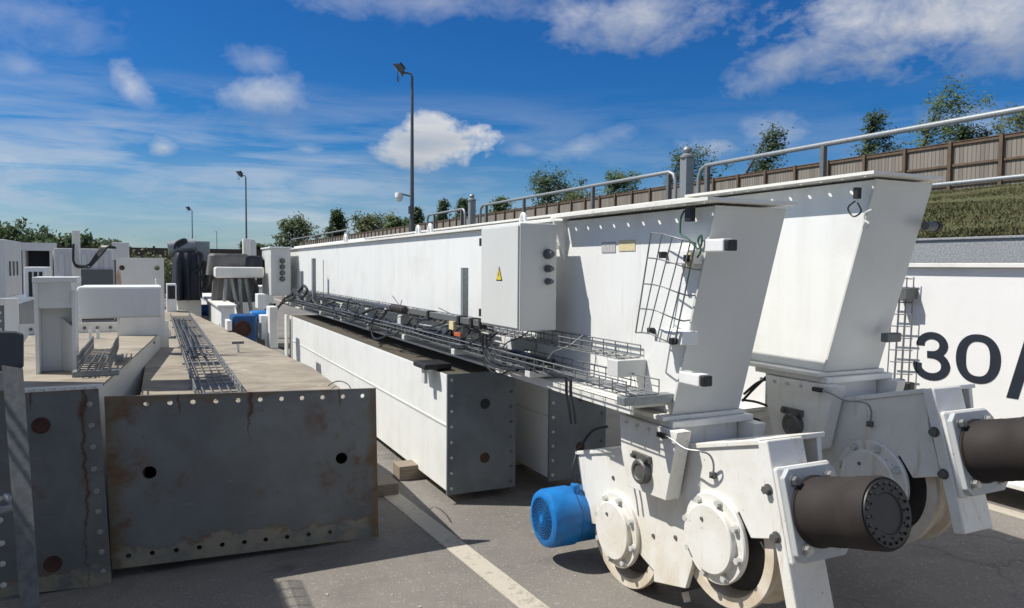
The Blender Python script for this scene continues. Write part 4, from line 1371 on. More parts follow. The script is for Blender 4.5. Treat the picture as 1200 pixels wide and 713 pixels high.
top_u = urow([171, 199, 226, 253, 279, 305, 330, 354, 378, 402, 425], 466, W1, c4[3], c4[2], YP)
bot_u = urow([151, 179, 207, 234, 261, 287, 312, 337, 362, 387], 650, W1, c4[0], c4[1], YP)
mid_u = [urow([178], 562, W1, c4[0], c4[1], YP)[0], urow([402], 543, W1, c4[0], c4[1], YP)[0]]
MB().sheet(c4, [(H1 - .046, .03, [(u, .013) for u in top_u]), (0.06, .03, [(u, .013) for u in bot_u]), (H1 * .545, .06, [(u, .034) for u in mid_u])]).build('joint_plate', PLATE, G1, thick=0.02)
# thin bare edge along plate top
bodyz = (0.835, 0.80)
kx = 7.3
b = MB()
xr1 = 1.03
xr_mid = at(361, 430, Z=.815)
xr_far = at(216, 366, Z=.82)
secs = [(4.212, -0.06, xr1), (xr_mid.y, -0.065, xr_mid.x), (xr_far.y + .4, 0.0, xr_far.x)]
topf = []
bmx = b.bm
ring = []
for y, xl, xr in secs:
    ring.append([bmx.verts.new((xl, y, 0.12)), bmx.verts.new((xr, y, 0.09)), bmx.verts.new((xr, y, bodyz[1])), bmx.verts.new((xl, y, bodyz[0]))])
for P_, Q in zip(ring, ring[1:]):
    for i in range(4):
        bmx.faces.new((P_[i], P_[(i + 1) % 4], Q[(i + 1) % 4], Q[i]))
bmx.faces.new(ring[-1][::-1])
b.build('box_girder', WHITE_OLD, G1)
b = MB()
pts = [(-.085, 4.213), (xr1 + .03, 4.213), (xr_mid.x + .03, xr_mid.y), (xr_far.x + .02, xr_far.y + .42), (-.02, xr_far.y + .42)]
b.prism([(x, y, bodyz[0] + (x + .06) / 1.04 * (bodyz[1] - bodyz[0]) + .001) for x, y in pts], (0, 0, .012))
b.build('top_plate', DECK, G1, bevel=.002)
# bright lip on right edge of the deck
def deckz(x): return bodyz[0] + (x + .06) / 1.04 * (bodyz[1] - bodyz[0]) + .013
# basket on the deck
bk = MB()
basket(bk, 0.20, 0.44, 4.45, 11.6, 0, 0.05, 0.16, 5, 0.004, rz=lambda y: deckz(.3) + .02)
bk.build('cable_basket', WIRE, G1)
for y in [4.9, 6.1, 7.3, 8.5, 9.7, 10.9]:
    MB().box(.18, .46, y, y + .05, deckz(.3), deckz(.3) + .016).build('basket_strap', GALV, G1)
rnd = random.Random(5)
for k in range(3):
    pts = [(0.25 + .05 * k + rnd.uniform(-.02, .02), 6.3 + j * .9, deckz(.3) + .035) for j in range(6)]
    MB().tube(pts, .009, 6, smooth=3).build('power_cable', BLACKC, G1, smooth=True)


def tee(parent, base, h, w, mat, top):
    b = MB().box(base.x - .012, base.x + .012, base.y - .012, base.y + .012, base.z, base.z + h)
    o = b.build('tee_stud', mat, parent, bevel=.002)
    MB().cyl(base + Vector((-w, 0, h + .008)), base + Vector((w, 0, h + .008)), .012, 8).build('stud_head', top, o, smooth=True)


q = at(279, 414, Z=deckz(.9)); tee(G1, q, .085, .05, WHITE, DGALV)
q = at(177, 417, Z=deckz(0)); tee(G1, q, .10, .03, WHITE, DGALV)
q = at(262, 372, Z=deckz(.6))
# pale moulded cover on the deck edge
q = at(188, 396, Z=deckz(.0))
cv = MB()
prof = [(-.07, 0), (.10, 0), (.10, .05), (.06, .125), (.0, .13), (-.03, .10), (-.07, .03)]
cv.prism([(q.x + a, q.y - .05, q.z + h) for a, h in prof], (0, .26, 0))
cv.build('moulded_cover', WHITE, G1, bevel=.012)
# thin curved wire at right corner
MB().tube([at(*k_, Z=deckz(.95) + .02) for k_ in ((385, 452), (392, 448), (400, 447), (408, 451), (411, 456))], .004, 5, smooth=5).build('thin_wire', DGALV, G1)

# G0: taller girder on the far left
G0 = empty('steel_girder', (-.4, 3.6, 0), 'narrow girder at the left edge with rust bordered end plate carrying a white channel post', 'girder')
Y0 = 4.15
c0 = [at(-10, 700, Y=Y0), at(131, 684, Y=Y0), at(115, 452.5, Y=Y0), at(-12, 458.5, Y=Y0)]
MB().sheet(c0).build('joint_plate', PLATE0, G0, thick=.02)
col_px = [(105, 474), (107, 499), (109, 524), (110, 550), (113, 576), (115, 600), (117, 624), (119, 647), (121, 670)]
for q in col_px:
    p = at(*q, Y=Y0 - .011)
    MB().lathe(p, (0, -1, 0), [(-.001, .003), (-.001, .0135), (.004, .0135), (.006, .009), (.006, .003)], 12).build('joint_bolt', MIDB, G0, smooth=True)
for q in ((2, 637), (3, 661), (4, 686), (0, 610), (-1, 585)):
    p = at(*q, Y=Y0 - .011)
    MB().lathe(p, (0, -1, 0), [(-.001, .003), (-.001, .0135), (.004, .0135), (.006, .009), (.006, .003)], 12).build('joint_bolt', BOLTW, G0, smooth=True)
for q in ((48, 499), (62, 661)):
    p = at(*q, Y=Y0 - .011)
    MB().lathe(p, (0, -1, 0), [(-.001, .005), (-.001, .040), (.003, .040), (.0035, .033), (-.0005, .031), (-.0005, .005)], 28).build('rusty_hole', RUST, G0, smooth=True)
zd = 0.985
k1, k2 = at(14, 427, Z=zd), at(38, 383, Z=zd)
n1 = at(17, 458, Z=zd)
r1_, r2_ = at(115, 453, Z=zd), at(173, 398, Z=zd)
yE = 7.40
pl = [(-.62, Y0 + .012), (-.255, Y0 + .012), (-.06, 6.26), (0.045, yE), (-.95, yE), (k1.x, k1.y)]
MB().prism([(x, y, .03) for x, y in pl], (0, 0, zd - .03)).build('box_girder', GREYW, G0, bevel=.002)
pl2 = [(-.63, Y0 + .0125), (-.245, Y0 + .0125), (-.05, 6.26), (0.05, yE), (-.96, yE), (k1.x - .01, k1.y)]
MB().prism([(x, y, zd + .001) for x, y in pl2], (0, 0, .012)).build('top_plate', DECK, G0, bevel=.002)
MB().prism([(x, y, zd + .001) for x, y in ((-.63, Y0 - .01), (-.24, Y0 - .01), (-.24, Y0 + .012), (-.63, Y0 + .012))], (0, 0, .02)).build('edge_strip', WHITE, G0)
Z0 = zd + .013
# far bolted upstand
MB().box(-1.04, .11, yE + .001, yE + .02, zd - .3, zd + .10).build('bolted_upstand', WHITE_OLD, G0)
for k in range(11):
    x = -.95 + k * .099
    MB().lathe((x, yE + .001, zd + .055), (0, -1, 0), [(-.001, .003), (-.001, .014), (.008, .014), (.008, .003)], 10).build('joint_bolt', DSTEEL, G0, smooth=True)
for px in (106, 115):
    q = at(px, 397, Z=Z0)
    tee(G0, q, .07, .001, WHITE, WHITE)
# channel post
pb0, pb1 = at(42, 439, Z=Z0), at(90, 437, Z=Z0)
yc_ = pb0.y
pt = at(42, 325, Y=yc_)
x0, x1 = pb0.x, at(90, 437, Y=yc_).x
zt_ = pt.z
ch = MB()
cp = empty_child('channel_post', G0, ((x0 + x1) / 2, yc_, Z0))
MB().box(x0, x0 + .018, yc_, yc_ + .16, Z0, zt_ - .03).build('left_flange', WHITE, cp, bevel=.002)
MB().box(x1 - .018, x1, yc_, yc_ + .16, Z0, zt_ - .08).build('right_flange', WHITE, cp, bevel=.002)
MB().box(x0 + .0185, x1 - .0185, yc_ + .13, yc_ + .15, Z0, zt_ - .03).build('back_web', WHITE, cp)
MB().box(x0 + .0185, x1 - .0185, yc_ + .02, yc_ + .129, zt_ - .17, zt_ - .03).build('head_box', WHITE, cp)
MB().prism([(x1 - .085, yc_ + .129, Z0 + .001), (x1 - .0185, yc_ + .03, Z0 + .001), (x1 - .0185, yc_ + .03, Z0 + .25), (x1 - .085, yc_ + .129, Z0 + .30)], (.004, .004, 0)).build('sun_patch_plate', WHITE, cp)  # added plate, angled to catch the sun as a bright patch
MB().box(x0 - .006, x1 + .012, yc_ - .01, yc_ + .25, zt_ - .0295, zt_).build('cap', WHITE, cp, bevel=.004)
# horizontal boom box
ya = yc_ + .34
xl, xr = x1 - .02, at(190, 350, Y=ya).x
zb_, zt2 = at(140, 373, Y=ya).z, at(140, 336, Y=ya).z
bx = MB().box(xl - .0, xr, ya, ya + .42, zb_, zt2).build('boom_box', WHITE, G0, bevel=.014)
MB().box(xl + .42, xr - .03, ya + .43, ya + .70, zb_ + .02, zt2 + .035).build('boom_box_rear', WHITE, G0, bevel=.014)
# rear upright plate with two eyes
yr = 7.0
a_, b_ = at(136, 302, Y=yr), at(192, 302, Y=yr)
bb = [Vector((a_.x, yr, zd + .0)), Vector((b_.x, yr, zd + .0)), Vector((b_.x, yr, a_.z)), Vector((a_.x, yr, a_.z))]
Hh = (bb[3] - bb[0]).length
Ww = (bb[1] - bb[0]).length
ue = [(at(143, 314, Y=yr).x - a_.x), (at(184, 316, Y=yr).x - a_.x)]
MB().sheet(bb, [(Hh - .085, .04, [(ue[0], .022), (ue[1], .022)])]).build('eye_plate', WHITE_OLD, G0, thick=.03)
# basket piece on the left deck
bk = MB()
basket(bk, -.37, -.225, 4.47, 5.6, 0, .085, .085, 4, .0038, rz=lambda y: Z0 + .035)
bk.build('cable_basket', WIRE, G0)
for y in (4.50, 5.15):
    MB().box(-.40, -.18, y, y + .11, Z0, Z0 + .03).build('basket_foot', GALV, G0, bevel=.003)
p = at(96, 452, Z=Z0)

# beam standing just outside the picture on the left; its shade falls over the tarmac in the corner
L = empty('crane_end_beam', (-1.05, 1.0, 0), 'white steel beam with cable basket just outside the left edge, shading the tarmac', 'crane beam')
MB().box(-1.30, -.86, -2.2, 4.60, .35, 2.0).build('box_girder', WHITE, L, bevel=.004)
MB().box(-1.34, -.82, -2.22, 4.62, 2.001, 2.02).build('top_flange', WHITE_OLD, L, bevel=.003)
MB().box(-1.34, -.82, -2.22, 4.62, .33, .349).build('bottom_flange', WHITE_OLD, L, bevel=.003)
basket(MB(), -.80, -.70, 1.5, 4.5, 1.93, .07, .1, 2, .004).build('cable_basket', DGALV, L)
for y in (1.7, 2.9, 4.0):
    MB().box(-.859, -.69, y, y + .04, 1.90, 1.925).build('basket_bracket', GALV, L)
for y in (-1.6, 2.6):
    MB().box(-1.25, -.90, y, y + .2, 0, .329).build('trestle_foot', DSTEEL, L)

# ------------------------------------------------------------------ near galvanised post at the left edge
NP = empty('galvanised_post', at(20, 713, d=1.35) - Vector((0, 0, 1.0)), 'leaning galvanised post with a dark rounded cap at the left edge of the picture', 'post')
pa_, pb_, pc_, pd_ = at(2, 428, d=1.40), at(27, 432, d=1.40), at(49, 740, d=1.30), at(26, 740, d=1.30)
back = (at(14, 500, d=1.42) - at(14, 500, d=1.40)).normalized() * .006
b = MB().prism([pa_, pb_, pb_ + (pc_ - pb_) * 2.6, pa_ + (pd_ - pa_) * 2.6], back)
b.build('post_angle', MGALV, NP)
cpt = at(-18, 410, d=1.42)
rt = at(28, 410, d=1.42) - cpt
MB().prism([at(-40, 391, d=1.42), at(-15, 387, d=1.42), at(18, 388, d=1.42), at(28, 391, d=1.42), at(28, 428, d=1.42), at(24, 433, d=1.42), at(-40, 436, d=1.42)], back * 8).build('post_cap', simple('dark_blue_grey_cap', (0.06, 0.075, 0.09), 0.45, 0.1, .3, 10), NP, bevel=.004)
MB().tube([at(-60, 602, d=1.38), at(5, 598, d=1.38), at(22, 594, d=1.36)], .0075, 12).build('cross_pipe', GALV, NP, smooth=True)
MB().tube([at(22, 594, d=1.36), at(12, 586, d=1.35), at(7, 582, d=1.36)], .006, 12).build('pipe_stub', GALV, NP, smooth=True)


# ------------------------------------------------------------------ handrail along the wall
HX = 7.12
RZ = lambda y: at(1200, 122, X=HX).z
ztop = at(963, 168, X=HX).z - .02


def hoop(y0, y1, posts, lab):
    o = empty('handrail_panel', (HX, (y0 + y1) / 2, 1.92), lab, 'railing', 'handrail panels on the retaining wall')
    r = .03
    z0 = 1.93
    c = .16
    pts = [(HX, y0, z0), (HX, y0, ztop - c), (HX, y0 + .3 * c, ztop - .3 * c), (HX, y0 + c, ztop)]
    n = max(2, int((y1 - y0) / 1.5))
    pts += [(HX, y0 + c + (y1 - y0 - 2 * c) * k / n, ztop) for k in range(1, n)]
    pts += [(HX, y1 - c, ztop), (HX, y1 - .3 * c, ztop - .3 * c), (HX, y1, ztop - c), (HX, y1, z0)]
    MB().tube(pts, r, 12).build('top_hoop', GALV, o, smooth=True)
    MB().tube([(HX, y0, 2.46), (HX, y1, 2.46)], .022, 10).build('mid_rail', GALV, o, smooth=True)
    for y in posts:
        MB().box(HX - .03, HX + .03, y - .03, y + .03, z0, ztop - .025).build('rail_post', MGALV, o, bevel=.006)  # darker than the hoop: shade put into the post colour
    return o


def big_post(y, lab):
    o = empty('ball_top_post', (HX, y, 1.92), lab, 'post', 'square ball topped posts between the handrail panels')
    MB().box(HX - .075, HX + .075, y - .075, y + .075, 1.93, ztop + .16).build('post_shaft', GALV, o, bevel=.008)
    MB().lathe((HX, y, ztop + .161), (0, 0, 1), [(0, .05), (0, .105), (.03, .105), (.06, .06), (.07, .035), (.09, .055), (.12, .065), (.15, .05), (.17, .02), (.172, .002)], 20).build('ball_finial', GALV, o, smooth=True)


yb1, yb2 = at(805, 200, X=HX).y, at(553, 240, X=HX).y
ypost = lambda px: at(px, 250, X=HX).y
hoop(-2.2, ypost(818), [1.6, ypost(1209), ypost(963), ypost(828)], 'handrail panel furthest right, rising out of the picture over the bank')
hoop(ypost(791), ypost(563), [ypost(783), ypost(694.5), ypost(614), ypost(570)], 'middle handrail panel between the two ball topped posts')
hoop(ypost(545), ypost(501), [ypost(541), ypost(509)], 'short handrail panel left of the farther ball topped post')
big_post(yb1, 'square galvanised post with ball top standing above the basket beam, the nearer one')
big_post(yb2, 'square galvanised post with ball top, the farther smaller one')
# more handrail in the distance, seen behind the far cabinet
hoop(30, 44, [33, 36.5, 40], 'distant thin handrail panel behind the far cabinet')

# ------------------------------------------------------------------ timber fence on top of the bank
FX = 26.0
fz0, fz1 = 4.42, 6.22
TF = empty('timber_fence', (FX, 40, 4.35), 'long weathered close board timber fence on top of the grass bank', 'fence')
fy = 6.6
k = 0
while fy < 150:
    ln = 1.8
    MB().box(FX, FX + .03, fy, fy + ln - .004, fz0, fz1 - .03).build('board_panel', TIMBER, TF)
    if k < 80:
        MB().box(FX - .12, FX - .001, fy - .06, fy + .06, fz0 - .35, fz1 + .02).build('fence_post', POSTW, TF)
    fy += ln
    k += 1
rl = MB()
for z in (fz0 + .25, fz0 + .95, fz1 - .10):
    rl.box(FX - .06, FX - .002, 6.6, fy, z - .04, z + .04)
rl.box(FX - .07, FX + .05, 6.6, fy, fz1 - .028, fz1)
rl.build('fence_rails', POSTW, TF)
MB().box(FX - .02, FX + .04, 6.6, fy, fz0 - .25, fz0 - .001).build('gravel_board', TIMBER, TF)


# ------------------------------------------------------------------ trees
def tree(base, h, w, lab, leafm, seed, lean=0.12, n=5200, leaf=.17, kind='round', group='trees behind the timber fence', name='tree'):
    rnd = random.Random(seed)
    o = empty(name, base, lab, 'tree', group)
    if group and 'fence' in group:
        lean = lean + .10
        n = int(n * .72)
    base = Vector(base)
    top = base + Vector((lean * h * .8, -lean * h * .5, h))
    tb = MB()
    steps = 7
    line = [base + (top - base) * (i / steps) + Vector((rnd.uniform(-.04, .04) * h * (i > 0) * .3, rnd.uniform(-.04, .04) * h * (i > 0) * .3, 0)) for i in range(steps + 1)]
    for i in range(steps):
        r0 = .022 * h * (1 - i / steps) + .02
        r1 = .022 * h * (1 - (i + 1) / steps) + .02
        tb.cyl(line[i], line[i + 1], r0, 8, r1)
    tips = []
    nb = 34
    for i in range(nb):
        f = .16 + .84 * (i / nb) ** .9
        a = i * 2.4 + rnd.random() * .8
        if kind == 'cone':
            L = w * .5 * (1.05 - f) ** .75 * rnd.uniform(.45, 1.45)
            rise = .35
        else:
            L = w * .5 * math.sqrt(max(.03, 1 - ((f - .48) / .54) ** 2)) * rnd.uniform(.4, 1.4)
            rise = .55
        p = base + (top - base) * f
        q = p + Vector((math.cos(a) * L + lean * L * 2.6, math.sin(a) * L - lean * L * 1.6, L * rise * rnd.uniform(.4, 1.7)))
        tb.cyl(p, q, .006 * h * (1.1 - f) + .008, 5, .006)
        for _ in range(5):
            t = rnd.uniform(.35, 1.08)
            tips.append((p + (q - p) * t + Vector((rnd.gauss(0, .06), rnd.gauss(0, .06), rnd.gauss(0, .06))) * w, (q - p)))
    tb.build('trunk', BARK, o, smooth=True)
    lb = MB()
    per = max(1, n // len(tips))
    for c, dr in tips:
        s = w * .075 * rnd.uniform(.6, 1.5)
        for _ in range(int(per * rnd.uniform(.4, 1.6))):
            p = c + Vector((rnd.gauss(0, s), rnd.gauss(0, s), rnd.gauss(0, s * .8)))
            p += Vector((lean * 1.4, -lean, .25)) * rnd.random() * s * 2
            u = Vector((rnd.gauss(0, 1), rnd.gauss(0, 1), rnd.gauss(0, 1))).normalized()
            v = u.orthogonal().normalized()
            L = leaf * rnd.uniform(.5, 1.25)
            lb.bm.faces.new([lb.bm.verts.new(x) for x in (p - u * L * .5, p + v * L * .26, p + u * L * .5, p - v * L * .26)])
    lb.build('crown', leafm, o, recalc=False)
    return o


TREES = [
    (1196, 130, 66, 30, LEAF3, 'round', 'broad bushy tree cut by the right edge of the picture above the fence', 0.03, 1.0),
    (1088, 110, 62, 32, LEAF1, 'round', 'tallest windblown tree above the fence, its loose branches reaching right', 0.22, 1.0),
    (1118, 150, 40, 33, LEAF2, 'round', 'small ragged tree close right of the tallest windblown tree', 0.25, 1.0),
    (1013, 126, 46, 33, LEAF2, 'cone', 'slim pointed tree above the fence left of the tallest tree', 0.16, 1.0),
    (890, 148, 52, 33, LEAF2, 'cone', 'bent tree leaning right above the raked end of the basket beam', 0.42, 1.0),
    (788, 182, 60, 33, LEAF2, 'round', 'dark tree standing behind the nearer ball topped post', 0.25, 1.0),
    (717, 206, 46, 34, LEAF1, 'round', 'low round tree behind the middle handrail panel', 0.10, 1.0),
    (634, 206, 52, 34, LEAF2, 'round', 'dark twin topped tree behind the left half of the middle handrail panel', 0.12, 1.0),
    (668, 232, 50, 35, LEAF3, 'round', 'low pale bush between the twin topped tree and the low round tree', 0.06, .8),
    (580, 232, 34, 35, LEAF1, 'cone', 'small thin tree just right of the farther ball topped post', 0.2, .8),
    (537, 232, 26, 36, LEAF2, 'cone', 'small dark tree behind the short handrail panel', 0.1, .7),
    (514, 234, 22, 36, LEAF2, 'cone', 'small pointed tree at the left end of the short handrail panel', 0.08, .7),
    (484, 243, 22, 37, LEAF2, 'cone', 'small dark tree at the foot of the tallest lamp post', 0.08, .7),
    (458, 256, 26, 37, LEAF1, 'round', 'little ragged bush left of the tallest lamp post', 0.08, .6),
    (428, 258, 40, 38, LEAF3, 'round', 'wide low bush above the far end of the fence', 0.04, .7),
    (390, 246, 26, 40, LEAF2, 'cone', 'lone dark upright tree above the far end of the basket beam', 0.06, .7),
    (340, 262, 36, 44, LEAF3, 'round', 'pale low tree above the far cabinet', 0.04, .6),
]
for i, (px, py, wpx, X, m, kind, lab, lean, dens) in enumerate(TREES):
    X = min(X, 60)
    tp = at(px, py, X=X)
    dist = (tp - CAM).length
    w = wpx * dist / F * 1.0
    zb = 4.35
    h = (tp.z - zb) * .93
    lf = max(.17, dist * .0046)
    tree((tp.x - lean * h * .8, tp.y + lean * h * .5, zb), h, w, lab, m, 20 + i, lean, int(6000 * dens), lf, kind)

# far tree line on the left horizon
for i, (px, py, wpx) in enumerate(((-12, 274, 44), (22, 276, 40), (48, 282, 34), (72, 280, 36), (96, 284, 30), (118, 287, 26), (142, 291, 18), (300, 284, 26))):
    D = 120 + 6 * (i % 3)
    tp = at(px, py, d=D)
    w = wpx * D / F * 1.25
    labs = ['dark distant tree at the very left edge of the skyline', 'dark distant broad tree above the grey container cabinet', 'dark distant tree above the open dark container',
            'dark distant tree just left of the tall pale pillar', 'dark distant tree just right of the tall pale pillar', 'low distant tree right of the black cable loops',
            'smallest distant tree above the brown far fencing', 'distant low tree beyond the tarpaulined machine']
    tree((tp.x, tp.y, 0), tp.z * .74, w, labs[i], LEAF2, 90 + i, .02, 5000, .85, 'round', 'trees on the left horizon')


# ------------------------------------------------------------------ lamp posts
def lamp(px, ptop, d, lab, zb, head=1, dome=False):
    p = at(px, ptop, d=d)
    o = empty('lamp_post', (p.x, p.y, zb), lab, 'lamp post', 'floodlight posts along the yard')
    H = p.z
    b = MB()
    b.cyl((p.x, p.y, zb), (p.x, p.y, zb + 1.2), .085, 14)
    b.cyl((p.x, p.y, zb + 1.2), (p.x, p.y, H), .072, 14, .045)
    b.build('pole', LAMPG, o, smooth=True)
    rt = R @ Vector((1, 0, 0))
    up = Vector((0, 0, 1))
    e = Vector((p.x, p.y, H))
    MB().tube([e - up * .02, e + up * .10 - rt * .04, e + up * .14 - rt * .40], .035, 8).build('bracket_arm', LAMPG, o, smooth=True)
    c = e + up * .22 - rt * .46
    fw = R @ Vector((0, 0, -1))
    if head:
        ax = (-rt * .75 - up * .62).normalized()
        sd = ax.cross(up).normalized()
        vv = sd.cross(ax)
        hd = MB()
        s = .24 * (d / 24.8) ** .2
        hd.quadbox([c + ax * .03 - sd * s + vv * s * -.9, c + ax * .03 + sd * s - vv * s * .9, c + ax * .03 + sd * s + vv * s * .9, c + ax * .03 - sd * s + vv * s * .9,
                    c - ax * .16 - sd * s * .55 - vv * s * .45, c - ax * .16 + sd * s * .55 - vv * s * .45, c - ax * .16 + sd * s * .55 + vv * s * .45, c - ax * .16 - sd * s * .55 + vv * s * .45])
        h_ = hd.build('floodlight', DGALV, o, bevel=.01)
        MB().quadbox([c + ax * .031 - sd * s * .85 - vv * s * .78, c + ax * .031 + sd * s * .85 - vv * s * .78, c + ax * .031 + sd * s * .85 + vv * s * .78, c + ax * .031 - sd * s * .85 + vv * s * .78,
                      c + ax * .038 - sd * s * .85 - vv * s * .78, c + ax * .038 + sd * s * .85 - vv * s * .78, c + ax * .038 + sd * s * .85 + vv * s * .78, c + ax * .038 - sd * s * .85 + vv * s * .78]).build('lamp_glass', LENS, h_)
        fn = MB()
        for k in range(7):
            q = c - ax * .16 + vv * s * (-.42 + .14 * k)
            fn.quadbox([q - sd * s * .5, q + sd * s * .5, q + sd * s * .5 + vv * .012, q - sd * s * .5 + vv * .012, q - ax * .07 - sd * s * .4, q - ax * .07 + sd * s * .4, q - ax * .07 + sd * s * .4 + vv * .012, q - ax * .07 - sd * s * .4 + vv * .012])
        fn.build('cooling_fins', DGALV, h_)
        MB().tube([c - sd * s * 1.02 - ax * .05, c - sd * s * 1.05 - up * .35, c - up * .40 - ax * .0, c + sd * s * .3 - up * .2], .012, 6, smooth=4).build('loose_strap', BLACK, h_, smooth=True)
    if dome:
        q = at(468, 229, d=d)
        z = q.z
        MB().tube([(p.x, p.y, z - .02), Vector((p.x, p.y, z + .02)) - rt * .18, Vector((p.x, p.y, z + .06)) - rt * .36, Vector((p.x, p.y, z + .02)) - rt * .42], .03, 8, smooth=3).build('camera_arm', LAMPG, o, smooth=True)
        MB().lathe(Vector((p.x, p.y, z + .10)) - rt * .44, (0, 0, -1), [(0, .05), (0, .12), (.04, .135), (.16, .135), (.17, .11), (.24, .10), (.29, .06), (.30, .01)], 24).build('dome_camera', WHITE_NEW, o, smooth=True)
        MB().box(p.x - .1, p.x + .02, p.y - .1, p.y + .1, z - .6, z - .35).build('junction_box', LAMPG, o)
    return o


lamp(483, 90, 24.8, 'tallest floodlight post, nearest one, with a white dome camera on its side', 1.95, 1, True)
lamp(288, 208, 53, 'middle sized floodlight post rising left of the far cabinet', 0.0, 1)
lamp(225, 247, 85, 'small distant lamp post above the navy tarpaulin', 0.0, 1)
lamp(254, 272, 130, 'tiny farthest lamp post between the two small ones', 0.0, 0)
lamp(345, 268, 60, 'thin pole with a small head right of the far cabinet', 0.0, 0)

# ------------------------------------------------------------------ background equipment
def corner_box(name, mat, parent, p0, p1, depth_m, bev=.01):
    """box whose front (-Y) face spans two image corners at the same Y"""
    return MB().box(min(p0.x, p1.x), max(p0.x, p1.x), p0.y, p0.y + depth_m, min(p0.z, p1.z), max(p0.z, p1.z)).build(name, mat, parent, bevel=bev)


# vented cabinet at the left edge
Y = 10.0
a, b_ = at(-30, 280, Y=Y), at(8, 345, Y=Y)
o = empty('plant_cabinet', (a.x, Y, 0), 'grey vented plant cabinet at the left edge under the dark trees', 'cabinet')
MB().box(a.x, b_.x, Y, Y + 1.1, .3, a.z).build('casing', CONTW, o, bevel=.01)
MB().box(a.x + .1, b_.x - .1, Y + .1, Y + 1.0, 0, .299).build('plinth', DGALV, o)
for k, (z0_, z1_) in enumerate(((290, 308), (320, 342))):
    pz0, pz1 = at(0, z0_, Y=Y).z, at(0, z1_, Y=Y).z
    v = MB()
    for j in range(7):
        zz = pz1 + (pz0 - pz1) * j / 7
        v.box(a.x + .06, b_.x - .08, Y - .012, Y - .001, zz, zz + (pz0 - pz1) / 11)
    v.build('louvre_panel', DGALV, o)
for j in range(3):
    yy = Y + .2 + j * .25
    MB().box(b_.x + .001, b_.x + .012, yy, yy + .05, 1.45, 1.62).build('side_vent', DGALV, o)
    MB().box(b_.x + .001, b_.x + .012, yy, yy + .05, 1.05, 1.22).build('side_vent', DGALV, o)
# white louvred hood
Y = 9.0
a, b_ = at(28, 313, Y=Y), at(55, 365, Y=Y)
o = empty('louvred_hood', (a.x, Y, 0), 'white slotted hood standing between vented cabinet and channel post', 'hood')
MB().box(a.x, b_.x, Y, Y + .5, .0, a.z).build('casing', WHITE, o, bevel=.012)
v = MB()
for j in range(3):
    xx = a.x + (b_.x - a.x) * (.2 + .24 * j)
    v.box(xx, xx + .03, Y - .006, Y - .001, a.z - .38, a.z - .05)
v.build('slots', DARKEND, o)
# girder ends at far left
for i, (q0, q1, Yy, lab) in enumerate((((-30, 350), (24, 450), 7.4, 'dark joint plate in a white bolted frame at the left edge behind the post cap'),)):
    a, b_ = at(*q0, Y=Yy), at(*q1, Y=Yy)
    o = empty('steel_girder', ((a.x + b_.x) / 2, Yy, 0), lab, 'girder')
    MB().box(a.x, b_.x, Yy + .02, Yy + 2.2, .12, a.z - .05).build('box_girder', PLATE2, o)
    MB().box(a.x, b_.x - .10, Yy, Yy + .019, .12, a.z - .06).build('joint_plate', PLATE2, o)
    MB().box(b_.x - .099, b_.x, Yy - .02, Yy + .019, .12, a.z).build('frame_side', WHITE_OLD, o, bevel=.004)
    MB().box(a.x, b_.x - .10, Yy - .02, Yy + .02, a.z - .059, a.z).build('frame_top', WHITE_OLD, o, bevel=.004)
    bolts_col(o, b_.x - .13, Yy, [a.z - .12 - .07 * k for k in range(8)], .012)
    for k in range(5):
        MB().cyl((b_.x - .15 - .1 * k, Yy - .021, a.z - .03), (b_.x - .15 - .1 * k, Yy - .028, a.z - .03), .012, 8).build('frame_bolt', DSTEEL, o)
    MB().box(a.x, b_.x, Yy + .3, Yy + .5, 0, .119).build('skid_foot', BLOCKW, o)
# dark open container with white side
Y = 22.0
a, b_ = at(26, 290, Y=Y), at(62, 330, Y=Y)
o = empty('shipping_container', ((a.x + b_.x) / 2, Y, 0), 'white container with its dark open end left of the tall pale pillar', 'container')
zt3 = a.z
cb = MB()
cb.box(a.x, a.x + .06, Y, Y + 6, 0, zt3); cb.box(b_.x - .06, b_.x, Y, Y + 6, 0, zt3); cb.box(a.x + .061, b_.x - .061, Y, Y + 6, zt3 - .06, zt3)
cb.build('container_shell', CONTW, o)
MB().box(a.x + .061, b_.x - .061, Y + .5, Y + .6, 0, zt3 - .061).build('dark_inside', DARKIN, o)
MB().box(a.x - .1, b_.x + .1, Y - .05, Y - .001, zt3 - .08, zt3 + .12).build('lintel', CONTW, o)
a2, b2 = at(63, 291, Y=21), at(133, 330, Y=21)
o = empty('shipping_container', ((a2.x + b2.x) / 2, 21, 0), 'long pale container side with a rail, crossed by black cable loops', 'container')
MB().box(a2.x, b2.x, 21, 23.4, .15, a2.z).build('container_shell', CONTW, o, bevel=.02)
cr = MB()
xx = a2.x + .1
while xx < b2.x - .1:
    cr.box(xx, xx + .11, 20.965, 20.999, .3, a2.z - .12)
    xx += .24
cr.build('corrugation', CONTW, o, bevel=.01)
MB().box(a2.x, b2.x, 20.94, 20.964, a2.z * .62, a2.z * .62 + .05).build('side_rail', WHITE, o)
MB().box(at(88, 300, Y=20.9).x, b2.x, 20.90, 20.939, .2, at(100, 316, Y=20.9).z).build('lower_dark_panel', DGALV, o)
MB().box(a2.x, b2.x, 21.1, 23.2, 0, .149).build('skid_foot', DGALV, o)
